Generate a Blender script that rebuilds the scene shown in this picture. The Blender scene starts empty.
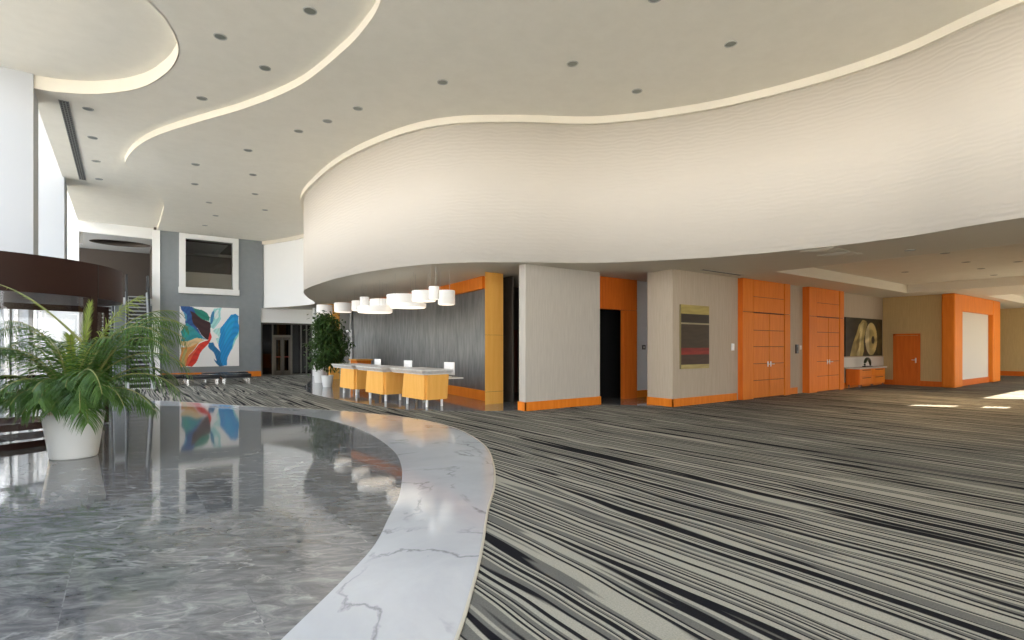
import bpy, bmesh, math, random
from mathutils import Vector, Matrix
random.seed(7)
C = bpy.context.scene.collection
sc = bpy.context.scene
# ------------------------------------------------------------------ camera
F = 530.0
YAW = math.atan2(389, 530)
cam_data = bpy.data.cameras.new('camera'); cam = bpy.data.objects.new('camera', cam_data); C.objects.link(cam)
cam.location = (0, 0, 1.6)
cam.rotation_euler = (math.pi/2, 0, -YAW)
cam_data.sensor_fit = 'HORIZONTAL'; cam_data.sensor_width = 36.0
cam_data.lens = 36.0*F/1024.0
cam_data.shift_y = (346-320)/1024.0
cam_data.clip_end = 400; cam_data.clip_start = 0.05
sc.camera = cam
# ------------------------------------------------------------------ sky, sun, exposure
SKY = 4.0; SUN = 42.0; EXPO = 0.57
w = bpy.data.worlds.new('sky'); sc.world = w; w.use_nodes = True
nt = w.node_tree; nt.nodes.clear()
wo = nt.nodes.new('ShaderNodeOutputWorld'); bg = nt.nodes.new('ShaderNodeBackground')
tcw = nt.nodes.new('ShaderNodeTexCoord'); sep = nt.nodes.new('ShaderNodeSeparateXYZ')
mr = nt.nodes.new('ShaderNodeMapRange'); mr.inputs[1].default_value = -1; mr.inputs[2].default_value = 1
rp = nt.nodes.new('ShaderNodeValToRGB')
els = rp.color_ramp.elements
els[0].position = 0.0; els[0].color = (0.80, 0.76, 0.70, 1)
els[1].position = 1.0; els[1].color = (0.55, 0.72, 1.0, 1)
for p, c in ((0.46, (0.86, 0.82, 0.75, 1)), (0.52, (1.0, 1.0, 1.0, 1)), (0.7, (0.84, 0.92, 1.0, 1))):
    e = els.new(p); e.color = c
nt.links.new(tcw.outputs['Generated'], sep.inputs[0]); nt.links.new(sep.outputs[2], mr.inputs[0])
nt.links.new(mr.outputs[0], rp.inputs[0]); nt.links.new(rp.outputs[0], bg.inputs[0])
bg.inputs[1].default_value = SKY
nt.links.new(bg.outputs[0], wo.inputs[0])
sl = bpy.data.lights.new('sun', 'SUN'); sl.energy = SUN; sl.angle = 0.009; sl.color = (1.0, 0.87, 0.68)
so = bpy.data.objects.new('sun', sl); C.objects.link(so)
so.location = (30, -30, 30)
so.rotation_euler = Vector((-0.6*0.891, 0.8*0.891, -0.454)).to_track_quat('-Z', 'Y').to_euler()
sc.view_settings.view_transform = 'Standard'; sc.view_settings.look = 'None'
sc.view_settings.gamma = 1.0; sc.view_settings.use_curve_mapping = False
sc.view_settings.exposure = EXPO
sc.cycles.max_bounces = 10; sc.cycles.diffuse_bounces = 7; sc.cycles.glossy_bounces = 4
sc.cycles.transparent_max_bounces = 16; sc.cycles.caustics_reflective = False; sc.cycles.caustics_refractive = False
sc.cycles.sample_clamp_indirect = 8.0
def portal(name, loc, rot, sx, sy):
    l = bpy.data.lights.new(name, 'AREA'); l.shape = 'RECTANGLE'; l.size = sx; l.size_y = sy
    l.cycles.is_portal = True
    o = bpy.data.objects.new(name, l); C.objects.link(o); o.location = loc; o.rotation_euler = rot
H = math.pi/2
portal('daylight_portal_west', (-2.9, 10.0, 4.75), (0, -H, 0), 9.5, 44)
portal('daylight_portal_south', (4.6, -11.2, 2.3), (H, 0, 0), 15.0, 4.6)

# ------------------------------------------------------------------ helpers
def catmull(pts, n=10, closed=False):
    out = []; m = len(pts)
    P = [Vector(p) for p in pts]
    segs = m if closed else m-1
    for i in range(segs):
        if closed: p0, p1, p2, p3 = P[(i-1) % m], P[i], P[(i+1) % m], P[(i+2) % m]
        else: p0, p1, p2, p3 = P[max(i-1, 0)], P[i], P[i+1], P[min(i+2, m-1)]
        for k in range(n):
            t = k/n
            out.append(0.5*((2*p1)+(p2-p0)*t+(2*p0-5*p1+4*p2-p3)*t*t+(3*p1-p0-3*p2+p3)*t**3))
    if not closed: out.append(P[-1].copy())
    return out
def box(bm, x0, x1, y0, y1, z0, z1, bev=0.0, mi=0):
    vs = [bm.verts.new(v) for v in ((x0,y0,z0),(x1,y0,z0),(x1,y1,z0),(x0,y1,z0),(x0,y0,z1),(x1,y0,z1),(x1,y1,z1),(x0,y1,z1))]
    fs = [bm.faces.new([vs[i] for i in f]) for f in ((0,3,2,1),(4,5,6,7),(0,1,5,4),(1,2,6,5),(2,3,7,6),(3,0,4,7))]
    for f in fs: f.material_index = mi
    if bev > 0:
        es = list({e for f in fs for e in f.edges})
        bmesh.ops.bevel(bm, geom=es, offset=bev, segments=2, affect='EDGES', profile=0.5)
def loft(bm, rings, close=True, cap0=True, cap1=True):
    R = [[bm.verts.new(p) for p in r] for r in rings]
    n = len(R[0])
    for a, b in zip(R[:-1], R[1:]):
        for i in range(n if close else n-1):
            j = (i+1) % n
            try: bm.faces.new((a[i], a[j], b[j], b[i]))
            except ValueError: pass
    if close and cap0: bm.faces.new(list(reversed(R[0])))
    if close and cap1: bm.faces.new(R[-1])
    return R
def circ(cx, cy, r, z, n=48, a0=0): return [(cx+r*math.cos(a0+2*math.pi*i/n), cy+r*math.sin(a0+2*math.pi*i/n), z) for i in range(n)]
def lathe(bm, cx, cy, prof, n=48):
    loft(bm, [circ(cx, cy, r, z, n) for r, z in prof])
def tube(bm, pts, radii, n=8):
    pts = [Vector(p) for p in pts]
    if not isinstance(radii, (list, tuple)): radii = [radii]*len(pts)
    rings = []
    for i, p in enumerate(pts):
        d = (pts[min(i+1, len(pts)-1)]-pts[max(i-1, 0)]).normalized()
        up = Vector((0,0,1)) if abs(d.z) < 0.9 else Vector((1,0,0))
        a = d.cross(up).normalized(); b = a.cross(d).normalized()
        rings.append([p+(a*math.cos(2*math.pi*k/n)+b*math.sin(2*math.pi*k/n))*radii[i] for k in range(n)])
    loft(bm, rings)
def prism(bm, outer, z0, z1, holes=(), sides=True):
    """outline(s) in plan filled and extruded from z0 to z1"""
    loops = [outer]+list(holes)
    for z in (z0, z1):
        es = []
        for L in loops:
            vs = [bm.verts.new((p[0], p[1], z)) for p in L]
            es += [bm.edges.new((vs[i], vs[(i+1) % len(vs)])) for i in range(len(vs))]
        bmesh.ops.triangle_fill(bm, use_beauty=True, edges=es, normal=(0, 0, 1 if z == z1 else -1))
        if z0 == z1: break
    if sides and z0 != z1:
        for L in loops:
            a = [bm.verts.new((p[0], p[1], z0)) for p in L]; b = [bm.verts.new((p[0], p[1], z1)) for p in L]
            for i in range(len(L)):
                j = (i+1) % len(L); bm.faces.new((a[i], a[j], b[j], b[i]))
def ribbon(bm, pts, z0, z1, th, uv=False):
    """an upright wall following plan points, th thick to the left of travel"""
    P = [Vector((p[0], p[1])) for p in pts]; n = len(P); Q = []
    for i in range(n):
        d = (P[min(i+1, n-1)]-P[max(i-1, 0)]).normalized(); Q.append(P[i]+Vector((-d.y, d.x))*th)
    rows = [[(P[i].x,P[i].y,z0),(Q[i].x,Q[i].y,z0),(Q[i].x,Q[i].y,z1),(P[i].x,P[i].y,z1)] for i in range(n)]
    R = [[bm.verts.new(p) for p in r] for r in rows]
    uvl = bm.loops.layers.uv.new('UVMap') if uv else None
    s = 0.0
    for i in range(n-1):
        s2 = s+(P[i+1]-P[i]).length
        for k in range(4):
            f = bm.faces.new((R[i][k], R[i+1][k], R[i+1][(k+1) % 4], R[i][(k+1) % 4]))
            f.smooth = k in (1, 3)
            if uv:
                for lp in f.loops: lp[uvl].uv = (s if lp.vert in R[i] else s2, lp.vert.co.z)
        s = s2
    bm.faces.new(R[0]); bm.faces.new(list(reversed(R[-1])))
def obj(name, bm, mat, parent=None, smooth=None, at=None):
    bmesh.ops.recalc_face_normals(bm, faces=bm.faces)
    me = bpy.data.meshes.new(name); bm.to_mesh(me); bm.free()
    for m in (mat if isinstance(mat, (list, tuple)) else [mat]): me.materials.append(m)
    if smooth is not None:
        me.polygons.foreach_set('use_smooth', [True]*len(me.polygons)); me.set_sharp_from_angle(angle=math.radians(smooth))
    o = bpy.data.objects.new(name, me); C.objects.link(o)
    if parent is not None:
        o.parent = parent
        if at is None: o.matrix_parent_inverse = parent.matrix_basis.inverted()
    return o
def tag(o, label, cat, group=None, kind=None):
    o['label'] = label; o['category'] = cat
    if group: o['group'] = group
    if kind: o['kind'] = kind
    return o
def thing(name, label, cat, loc=(0,0,0), group=None, rz=0.0):
    o = bpy.data.objects.new(name, None); C.objects.link(o); o.location = loc; o.rotation_euler = (0,0,rz)
    o.empty_display_size = 0.1
    return tag(o, label, cat, group)
def struct(name, bm, mat, label=None, cat=None, parent=None, smooth=None):
    o = obj(name, bm, mat, parent, smooth)
    if parent is None:
        o['kind'] = 'structure'
        o['label'] = label or name.replace('_', ' '); o['category'] = cat or name.split('_')[0]
    return o
def copy_thing(src, loc, label=None, rz=None):
    r = src.copy(); C.objects.link(r); r.location = loc
    if rz is not None: r.rotation_euler = (0,0,rz)
    if label: r['label'] = label
    for ch in src.children:
        c = ch.copy(); C.objects.link(c); c.parent = r
        for g in ch.children:
            d = g.copy(); C.objects.link(d); d.parent = c
    return r
NB = bmesh.new

# ------------------------------------------------------------------ materials
def mat(name, col, rough=0.5, metal=0.0, spec=0.5, **kw):
    m = bpy.data.materials.new(name); m.use_nodes = True
    b = m.node_tree.nodes['Principled BSDF']
    b.inputs['Base Color'].default_value = (*col, 1); b.inputs['Roughness'].default_value = rough
    b.inputs['Metallic'].default_value = metal; b.inputs['Specular IOR Level'].default_value = spec
    for k, v in kw.items(): b.inputs[k].default_value = v
    return m
def nodes(m): return m.node_tree.nodes, m.node_tree.links, m.node_tree.nodes['Principled BSDF']
def noise_mat(name, c1, c2, scale, stretch=(1,1,1), rough=0.5, bump=0.0, spec=0.5, detail=6, lo=0.35, hi=0.65, nrough=0.6):
    m = mat(name, c1, rough, 0, spec); N, L, B = nodes(m)
    tc = N.new('ShaderNodeTexCoord'); mp = N.new('ShaderNodeMapping'); mp.inputs['Scale'].default_value = stretch
    nz = N.new('ShaderNodeTexNoise'); nz.inputs['Scale'].default_value = scale; nz.inputs['Detail'].default_value = detail; nz.inputs['Roughness'].default_value = nrough
    r = N.new('ShaderNodeValToRGB'); r.color_ramp.elements[0].position = lo; r.color_ramp.elements[1].position = hi
    r.color_ramp.elements[0].color = (*c1, 1); r.color_ramp.elements[1].color = (*c2, 1)
    L.new(tc.outputs['Object'], mp.inputs[0]); L.new(mp.outputs[0], nz.inputs['Vector']); L.new(nz.outputs[0], r.inputs[0]); L.new(r.outputs[0], B.inputs['Base Color'])
    if bump:
        bp = N.new('ShaderNodeBump'); bp.inputs['Strength'].default_value = bump; bp.inputs['Distance'].default_value = 0.02
        L.new(nz.outputs[0], bp.inputs['Height']); L.new(bp.outputs[0], B.inputs['Normal'])
    return m
M = {}
M['ceiling'] = noise_mat('ceiling_paint', (0.725,0.695,0.615), (0.755,0.725,0.645), 3, rough=0.8, spec=0.2)
M['lowceil'] = mat('low_ceiling_paint', (0.66,0.62,0.53), 0.8, spec=0.2)
M['fascia'] = mat('fascia_paint', (0.74,0.69,0.59), 0.7, spec=0.2)
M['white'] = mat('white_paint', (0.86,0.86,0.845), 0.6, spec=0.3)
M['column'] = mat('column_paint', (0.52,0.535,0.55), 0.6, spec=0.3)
M['greywall'] = noise_mat('dark_grey_paint', (0.24,0.262,0.275), (0.26,0.282,0.295), 4, rough=0.7, spec=0.3)
M['taupe'] = noise_mat('linen_wallcovering', (0.46,0.425,0.375), (0.52,0.485,0.43), 30, (1,1,0.06), rough=0.85, spec=0.2)
M['taupe2'] = noise_mat('warm_lit_linen_wallcovering', (0.46,0.385,0.295), (0.51,0.43,0.335), 30, (1,1,0.06), rough=0.85, spec=0.2)  # linen tinted warmer, putting the wing's warm light into the colour
M['olive'] = noise_mat('beige_wallcovering', (0.52,0.375,0.18), (0.58,0.425,0.21), 30, (1,1,0.06), rough=0.85, spec=0.2)
M['slate'] = noise_mat('slate_wallcovering', (0.15,0.155,0.153), (0.26,0.262,0.252), 2.5, (3,3,0.5), rough=0.55, spec=0.4, bump=0.1)
def wood(name, c1, c2, rough=0.48):
    return noise_mat(name, c1, c2, 3.0, (4,4,0.35), rough=rough, spec=0.15, detail=4)
M['wood'] = wood('orange_cherry_veneer', (0.72,0.195,0.016), (0.80,0.235,0.024))
M['wood2'] = wood('deep_cherry_veneer', (0.62,0.135,0.014), (0.70,0.165,0.02))
M['pine'] = wood('light_orange_veneer', (0.88,0.44,0.09), (0.93,0.50,0.12))
M['maple'] = wood('counter_maple_veneer', (0.84,0.42,0.09), (0.90,0.48,0.12))
M['woodgap'] = mat('door_shadow_gap', (0.10,0.025,0.006), 0.7)
M['reddoor'] = mat('dark_red_door_veneer', (0.13,0.022,0.012), 0.4)
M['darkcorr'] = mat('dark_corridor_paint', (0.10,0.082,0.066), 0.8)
M['mahog'] = mat('dark_brown_metal_cladding', (0.032,0.010,0.006), 0.5, 0.0, 0.3)
M['black'] = mat('black_lacquer', (0.012,0.012,0.013), 0.3)
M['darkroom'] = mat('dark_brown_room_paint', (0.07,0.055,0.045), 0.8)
M['chrome'] = mat('brushed_steel', (0.75,0.75,0.74), 0.2, 1.0)
M['nickel'] = mat('satin_nickel', (0.75,0.72,0.66), 0.3, 1.0)
M['plastic'] = mat('white_plastic', (0.82,0.82,0.81), 0.4)
M['pot'] = mat('white_glazed_planter', (0.80,0.80,0.775), 0.3)
M['soil'] = noise_mat('potting_soil', (0.03,0.02,0.012), (0.08,0.055,0.035), 40, rough=0.95)
M['shade'] = mat('white_fabric_lamp_shade', (0.88,0.87,0.84), 0.8)
M['lit'] = mat('lit_lamp_diffuser', (0.85,0.85,0.82), 0.6); nodes(M['lit'])[2].inputs['Emission Color'].default_value = (1.0,0.88,0.72,1); nodes(M['lit'])[2].inputs['Emission Strength'].default_value = 0.9
nodes(M['shade'])[2].inputs['Emission Color'].default_value = (1.0,0.92,0.82,1); nodes(M['shade'])[2].inputs['Emission Strength'].default_value = 0.1
M['can'] = mat('downlight_dark_reflector', (0.22,0.23,0.20), 0.4, 0.2)
M['ring'] = mat('downlight_trim_ring', (0.42,0.42,0.39), 0.5)
M['grille'] = mat('grille_dark_metal', (0.045,0.043,0.04), 0.6)
M['steel'] = mat('escalator_steel', (0.32,0.34,0.35), 0.35, 0.8)
M['rubber'] = mat('black_rubber_handrail', (0.015,0.015,0.016), 0.5)
M['leather'] = mat('black_leather_upholstery', (0.02,0.022,0.026), 0.25)
M['paving'] = noise_mat('outdoor_paving', (0.5,0.48,0.44), (0.6,0.58,0.53), 2, rough=0.9)
M['render'] = noise_mat('cream_exterior_render', (0.60,0.47,0.29), (0.68,0.55,0.36), 1.5, (1,1,4), rough=0.9)
M['hedge'] = noise_mat('hedge_leaves', (0.03,0.06,0.02), (0.10,0.17,0.05), 12, rough=0.8)
M['bronze'] = mat('pale_stone_edge_trim', (0.42,0.39,0.32), 0.4)
def glass(name, tint=(0.98,0.98,0.98), refl=1.0):
    m = bpy.data.materials.new(name); m.use_nodes = True; N, L = m.node_tree.nodes, m.node_tree.links; N.clear()
    o = N.new('ShaderNodeOutputMaterial'); mx = N.new('ShaderNodeMixShader'); t = N.new('ShaderNodeBsdfTransparent'); g = N.new('ShaderNodeBsdfGlossy')
    lw = N.new('ShaderNodeLayerWeight'); lw.inputs[0].default_value = 0.5
    pw = N.new('ShaderNodeMath'); pw.operation = 'POWER'; pw.inputs[1].default_value = 5.0
    fr = N.new('ShaderNodeMath'); fr.operation = 'MULTIPLY_ADD'; fr.inputs[1].default_value = 0.6; fr.inputs[2].default_value = 0.035
    L.new(lw.outputs['Facing'], pw.inputs[0]); L.new(pw.outputs[0], fr.inputs[0])
    t.inputs[0].default_value = (*tint, 1); g.inputs['Roughness'].default_value = 0.01
    L.new(fr.outputs[0], mx.inputs[0]); L.new(t.outputs[0], mx.inputs[1]); L.new(g.outputs[0], mx.inputs[2]); L.new(mx.outputs[0], o.inputs[0])
    return m
M['glass'] = glass('clear_glass'); M['smoke'] = glass('smoked_glass', (0.25,0.24,0.23))
def leafmat(name, c1, c2, trans=0.25):
    m = noise_mat(name, c1, c2, 6, rough=0.45, spec=0.4)
    b = nodes(m)[2]; b.inputs['Transmission Weight'].default_value = 0.0
    N, L, B = nodes(m); out = [n for n in N if n.type == 'OUTPUT_MATERIAL'][0]
    tl = N.new('ShaderNodeBsdfTranslucent'); tl.inputs[0].default_value = (c2[0]*1.6, c2[1]*1.6, c2[2]*1.2, 1)
    mx = N.new('ShaderNodeMixShader'); mx.inputs[0].default_value = trans
    L.new(B.outputs[0], mx.inputs[1]); L.new(tl.outputs[0], mx.inputs[2]); L.new(mx.outputs[0], out.inputs[0])
    return m
M['palm'] = leafmat('palm_leaf', (0.035,0.085,0.018), (0.095,0.19,0.035))
M['palmy'] = leafmat('young_palm_leaf', (0.16,0.24,0.04), (0.33,0.40,0.07), 0.35)
M['rachis'] = mat('palm_stem_yellow_green', (0.25,0.26,0.07), 0.5)
M['ficus'] = leafmat('ficus_leaf', (0.025,0.06,0.018), (0.07,0.13,0.03), 0.15)
M['bark'] = noise_mat('grey_brown_bark', (0.10,0.075,0.05), (0.2,0.16,0.11), 20, rough=0.9)

# curved wall: plaster with rippled relief
def ripple():
    m = mat('rippled_white_plaster', (0.66,0.612,0.545), 0.65, spec=0.3); N, L, B = nodes(m)
    uv = N.new('ShaderNodeUVMap'); uv.uv_map = 'UVMap'
    mp = N.new('ShaderNodeMapping'); mp.inputs['Scale'].default_value = (3.6, 5.6, 1)
    wv = N.new('ShaderNodeTexWave'); wv.wave_type = 'BANDS'; wv.bands_direction = 'Y'; wv.wave_profile = 'SIN'
    wv.inputs['Scale'].default_value = 0.62; wv.inputs['Distortion'].default_value = 5.5; wv.inputs['Detail'].default_value = 1.0; wv.inputs['Detail Scale'].default_value = 1.3
    bp = N.new('ShaderNodeBump'); bp.inputs['Strength'].default_value = 0.10; bp.inputs['Distance'].default_value = 0.02
    L.new(uv.outputs[0], mp.inputs[0]); L.new(mp.outputs[0], wv.inputs['Vector']); L.new(wv.outputs['Fac'], bp.inputs['Height']); L.new(bp.outputs[0], B.inputs['Normal'])
    return m
M['ripple'] = ripple()
# striped carpet, stripes run along Y, waver and merge
def carpet():
    m = mat('striped_wool_carpet', (0.2,0.2,0.19), 0.9, spec=0.05); N, L, B = nodes(m)
    tc = N.new('ShaderNodeTexCoord'); mp = N.new('ShaderNodeMapping'); mp.inputs['Scale'].default_value = (3.4, 0.10, 1)
    wob = N.new('ShaderNodeTexNoise'); wob.inputs['Scale'].default_value = 0.45; wob.inputs['Detail'].default_value = 2
    sepx = N.new('ShaderNodeSeparateXYZ'); ad = N.new('ShaderNodeMath'); ad.operation = 'MULTIPLY_ADD'; ad.inputs[1].default_value = 0.20
    cb = N.new('ShaderNodeCombineXYZ')
    L.new(tc.outputs['Object'], wob.inputs['Vector']); L.new(tc.outputs['Object'], sepx.inputs[0])
    L.new(wob.outputs[0], ad.inputs[0]); L.new(sepx.outputs[0], ad.inputs[2])
    L.new(ad.outputs[0], cb.inputs[0]); L.new(sepx.outputs[1], cb.inputs[1])
    L.new(cb.outputs[0], mp.inputs[0])
    nz = N.new('ShaderNodeTexNoise'); nz.inputs['Scale'].default_value = 1.0; nz.inputs['Detail'].default_value = 2.0; nz.inputs['Roughness'].default_value = 0.5
    L.new(mp.outputs[0], nz.inputs['Vector'])
    r = N.new('ShaderNodeValToRGB'); r.color_ramp.interpolation = 'LINEAR'
    e = r.color_ramp.elements; K = (0.012,0.012,0.014,1); G = (0.125,0.122,0.11,1); W = (0.30,0.287,0.243,1)
    e[0].position = 0.0; e[0].color = K; e[1].position = 1.0; e[1].color = K
    for p, c in ((0.13,K),(0.15,W),(0.29,W),(0.31,K),(0.36,K),(0.38,G),(0.51,G),(0.53,W),(0.62,W),(0.64,K),(0.72,K),(0.74,G),(0.82,G),(0.84,W),(0.97,W)):
        x = e.new(p); x.color = c
    # stripes: distance across the carpet, pushed about by the long stretched noise
    m1 = N.new('ShaderNodeMath'); m1.operation = 'MULTIPLY'; m1.inputs[1].default_value = 2.3
    m2 = N.new('ShaderNodeMath'); m2.operation = 'MULTIPLY_ADD'; m2.inputs[1].default_value = 3.7
    fr = N.new('ShaderNodeMath'); fr.operation = 'FRACT'
    L.new(nz.outputs[0], m1.inputs[0]); L.new(ad.outputs[0], m2.inputs[0]); L.new(m1.outputs[0], m2.inputs[2]); L.new(m2.outputs[0], fr.inputs[0]); L.new(fr.outputs[0], r.inputs[0])
    fz = N.new('ShaderNodeTexNoise'); fz.inputs['Scale'].default_value = 90; fz.inputs['Detail'].default_value = 3
    L.new(tc.outputs['Object'], fz.inputs['Vector'])
    mx = N.new('ShaderNodeMix'); mx.data_type = 'RGBA'; mx.blend_type = 'OVERLAY'; mx.inputs[0].default_value = 0.35
    L.new(r.outputs[0], mx.inputs[6]); L.new(fz.outputs[0], mx.inputs[7]); L.new(mx.outputs[2], B.inputs['Base Color'])
    bp = N.new('ShaderNodeBump'); bp.inputs['Strength'].default_value = 0.4; bp.inputs['Distance'].default_value = 0.01
    L.new(fz.outputs[0], bp.inputs['Height']); L.new(bp.outputs[0], B.inputs['Normal'])
    return m
M['carpet'] = carpet()
def marble(name, dark):
    m = mat(name, (0.2,0.2,0.2), 0.05 if dark else 0.09, spec=0.95 if dark else 0.7); N, L, B = nodes(m)
    tc = N.new('ShaderNodeTexCoord')
    mp = N.new('ShaderNodeMapping'); mp.inputs['Rotation'].default_value = (0,0,math.radians(36))
    L.new(tc.outputs['Object'], mp.inputs[0])
    # slabs
    br = N.new('ShaderNodeTexBrick'); br.offset = 0.5; br.inputs['Scale'].default_value = 1.0
    br.inputs['Mortar Size'].default_value = 0.004 if dark else 0.0; br.inputs['Brick Width'].default_value = 1.9; br.inputs['Row Height'].default_value = 1.5
    br.inputs['Color1'].default_value = (0.30,0.30,0.30,1); br.inputs['Color2'].default_value = (0.72,0.72,0.72,1); br.inputs['Mortar'].default_value = (0.62,0.62,0.62,1)
    mp0 = N.new('ShaderNodeMapping'); mp0.inputs['Location'].default_value = (0.3,0.6,0)
    L.new(tc.outputs['Object'], mp0.inputs[0]); L.new(mp0.outputs[0], br.inputs['Vector'])
    # shift the figure from slab to slab
    ad = N.new('ShaderNodeVectorMath'); ad.operation = 'MULTIPLY_ADD'; ad.inputs[1].default_value = (7,7,7)
    L.new(br.outputs['Color'], ad.inputs[0]); L.new(mp.outputs[0], ad.inputs[2])
    st = N.new('ShaderNodeMapping'); st.inputs['Scale'].default_value = (1.1,2.7,1) if dark else (1,1,1)
    L.new(ad.outputs[0] if dark else mp.outputs[0], st.inputs[0])
    nz = N.new('ShaderNodeTexNoise'); nz.inputs['Scale'].default_value = 3.2 if dark else 0.9; nz.inputs['Detail'].default_value = 9; nz.inputs['Roughness'].default_value = 0.68; nz.inputs['Distortion'].default_value = 1.1 if dark else 0.6
    L.new(st.outputs[0], nz.inputs['Vector'])
    r = N.new('ShaderNodeValToRGB'); e = r.color_ramp.elements
    if dark:
        e[0].position = 0.3; e[0].color = (0.065,0.067,0.07,1); e[1].position = 0.74; e[1].color = (0.29,0.29,0.287,1)
        x = e.new(0.5); x.color = (0.135,0.138,0.142,1)
    else:
        e[0].position = 0.3; e[0].color = (0.38,0.395,0.42,1); e[1].position = 0.7; e[1].color = (0.46,0.475,0.50,1)
    L.new(nz.outputs[0], r.inputs[0])
    # veins: thin ridges where a second noise crosses its middle
    n2 = N.new('ShaderNodeTexNoise'); n2.inputs['Scale'].default_value = 0.8 if dark else 0.55; n2.inputs['Detail'].default_value = 7; n2.inputs['Roughness'].default_value = 0.55; n2.inputs['Distortion'].default_value = 0.5
    L.new(st.outputs[0], n2.inputs['Vector'])
    sb = N.new('ShaderNodeMath'); sb.operation = 'SUBTRACT'; sb.inputs[1].default_value = 0.5
    ab = N.new('ShaderNodeMath'); ab.operation = 'ABSOLUTE'
    rr = N.new('ShaderNodeMapRange'); rr.inputs[1].default_value = 0.0; rr.inputs[2].default_value = 0.014 if dark else 0.012; rr.inputs[3].default_value = 0.45 if dark else 0.75; rr.inputs[4].default_value = 0.0
    L.new(n2.outputs[0], sb.inputs[0]); L.new(sb.outputs[0], ab.inputs[0]); L.new(ab.outputs[0], rr.inputs[0])
    # veins fade in and out
    n3 = N.new('ShaderNodeTexNoise'); n3.inputs['Scale'].default_value = 1.3; L.new(tc.outputs['Object'], n3.inputs['Vector'])
    r3 = N.new('ShaderNodeMapRange'); r3.inputs[1].default_value = 0.42; r3.inputs[2].default_value = 0.58; L.new(n3.outputs[0], r3.inputs[0])
    mu = N.new('ShaderNodeMath'); mu.operation = 'MULTIPLY'; L.new(rr.outputs[0], mu.inputs[0]); L.new(r3.outputs[0], mu.inputs[1])
    mx = N.new('ShaderNodeMix'); mx.data_type = 'RGBA'; mx.inputs[7].default_value = (0.5,0.5,0.49,1) if dark else (0.15,0.157,0.17,1)
    L.new(mu.outputs[0], mx.inputs[0]); L.new(r.outputs[0], mx.inputs[6])
    last = mx.outputs[2]
    if dark:
        m2 = N.new('ShaderNodeMix'); m2.data_type = 'RGBA'; m2.blend_type = 'OVERLAY'; m2.inputs[0].default_value = 0.3
        L.new(last, m2.inputs[6]); L.new(br.outputs['Color'], m2.inputs[7]); last = m2.outputs[2]
    L.new(last, B.inputs['Base Color'])
    return m
M['dmarble'] = marble('grey_marble', True); M['wmarble'] = marble('white_veined_marble', False)
M['recfloor'] = noise_mat('reception_grey_stone', (0.13,0.13,0.135), (0.20,0.20,0.205), 3, rough=0.08, spec=0.6)
M['ctop'] = noise_mat('counter_white_stone', (0.62,0.61,0.58), (0.76,0.75,0.72), 9, rough=0.25)

# ------------------------------------------------------------------ floors
ZM = 7.32; ZL = 7.15; ZS = 3.62
bm = NB(); prism(bm, [(-2.75,-11),(46,-11),(46,40),(-2.75,40)], -0.2, 0.0)
struct('floor', bm, M['carpet'], 'carpet floor with wavering black, grey and cream stripes', 'floor')
inner = catmull([(-2.74,0.95),(-1.2,1.55),(0,2.35),(0.71,3.08),(1.21,3.60),(1.62,4.07),(1.99,4.65),(2.43,5.37),(2.99,6.57),(3.36,7.75),(3.62,9.42),(3.63,11.04),(3.23,12.87),(2.32,14.73),(1.19,16.51),(-0.3,18.2),(-2.74,20.2)], 8)
outer = catmull([(-2.74,-0.1),(-0.8,0.65),(0.7,1.7),(1.47,2.53),(1.80,2.92),(2.23,3.46),(2.85,4.30),(3.42,5.02),(4.04,5.95),(4.66,7.1),(5.10,8.48),(5.24,9.70),(5.05,11.13),(4.40,12.72),(3.64,14.10),(2.52,15.75),(1.08,18.2),(-0.6,20.0),(-2.74,21.8)], 8)
bm = NB(); prism(bm, [tuple(p) for p in inner], 0.0, 0.006)
struct('floor_marble', bm, M['dmarble'], 'polished grey marble floor inside the white stone border', 'floor')
bm = NB(); prism(bm, [tuple(p) for p in outer]+[tuple(p) for p in reversed(inner)], 0.0, 0.006)
struct('trim_marble_border', bm, M['wmarble'], 'curved white veined marble border around the grey marble', 'trim')
bm = NB(); ribbon(bm, outer, 0.0, 0.0075, -0.022)
struct('trim_stone_edge', bm, M['bronze'], 'thin pale edge strip between marble border and carpet', 'trim')
rec = catmull([(8.0,28.6),(6.9,25.0),(5.75,21.6),(5.10,18.4),(5.20,15.6),(5.55,12.9),(6.0,11.9),(7.0,11.0),(7.98,10.42)], 8)
bm = NB(); prism(bm, [tuple(p) for p in rec]+[(10.6,10.1),(11.62,9.0),(14.5,9.0),(14.5,28.6)], 0.0, 0.006)
struct('floor_reception', bm, M['recfloor'], 'polished grey stone floor under the reception counters', 'floor')

# ------------------------------------------------------------------ main ceilings
S = catmull([(2.6,-11),(1.9,-6),(1.5,-1),(2.2,3.5),(3.05,6.5),(3.36,8.1),(3.42,8.9),(3.36,9.9),(3.05,11.75),(2.39,13.5),(1.54,15.15),(0.78,16.7),(0.34,18.05),(0.10,19.5),(0.14,20.4),(0.75,22.3),(1.28,24.6),(1.36,27.5),(1.34,31.2)], 10)
bm = NB(); prism(bm, [tuple(p) for p in S]+[(14.5,31.2),(14.5,-11)], ZL, ZM+0.4, sides=False)
struct('ceiling', bm, M['ceiling'], 'pale lower lobby ceiling with an S-shaped edge', 'ceiling')
bm = NB(); ribbon(bm, S, ZL, ZM+0.02, 0.02)
struct('trim_ceiling_edge', bm, M['fascia'], 'cream S-shaped ceiling step', 'trim', smooth=40)
R1 = catmull([(-1.6,15.76),(-1.14,15.66),(-0.42,15.22),(0.30,14.35),(0.71,13.3),(0.86,12.45),(0.83,11.8),(0.62,11.1),(0.30,10.6),(-0.3,9.9),(-0.9,9.5),(-1.6,9.3)], 8)
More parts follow.
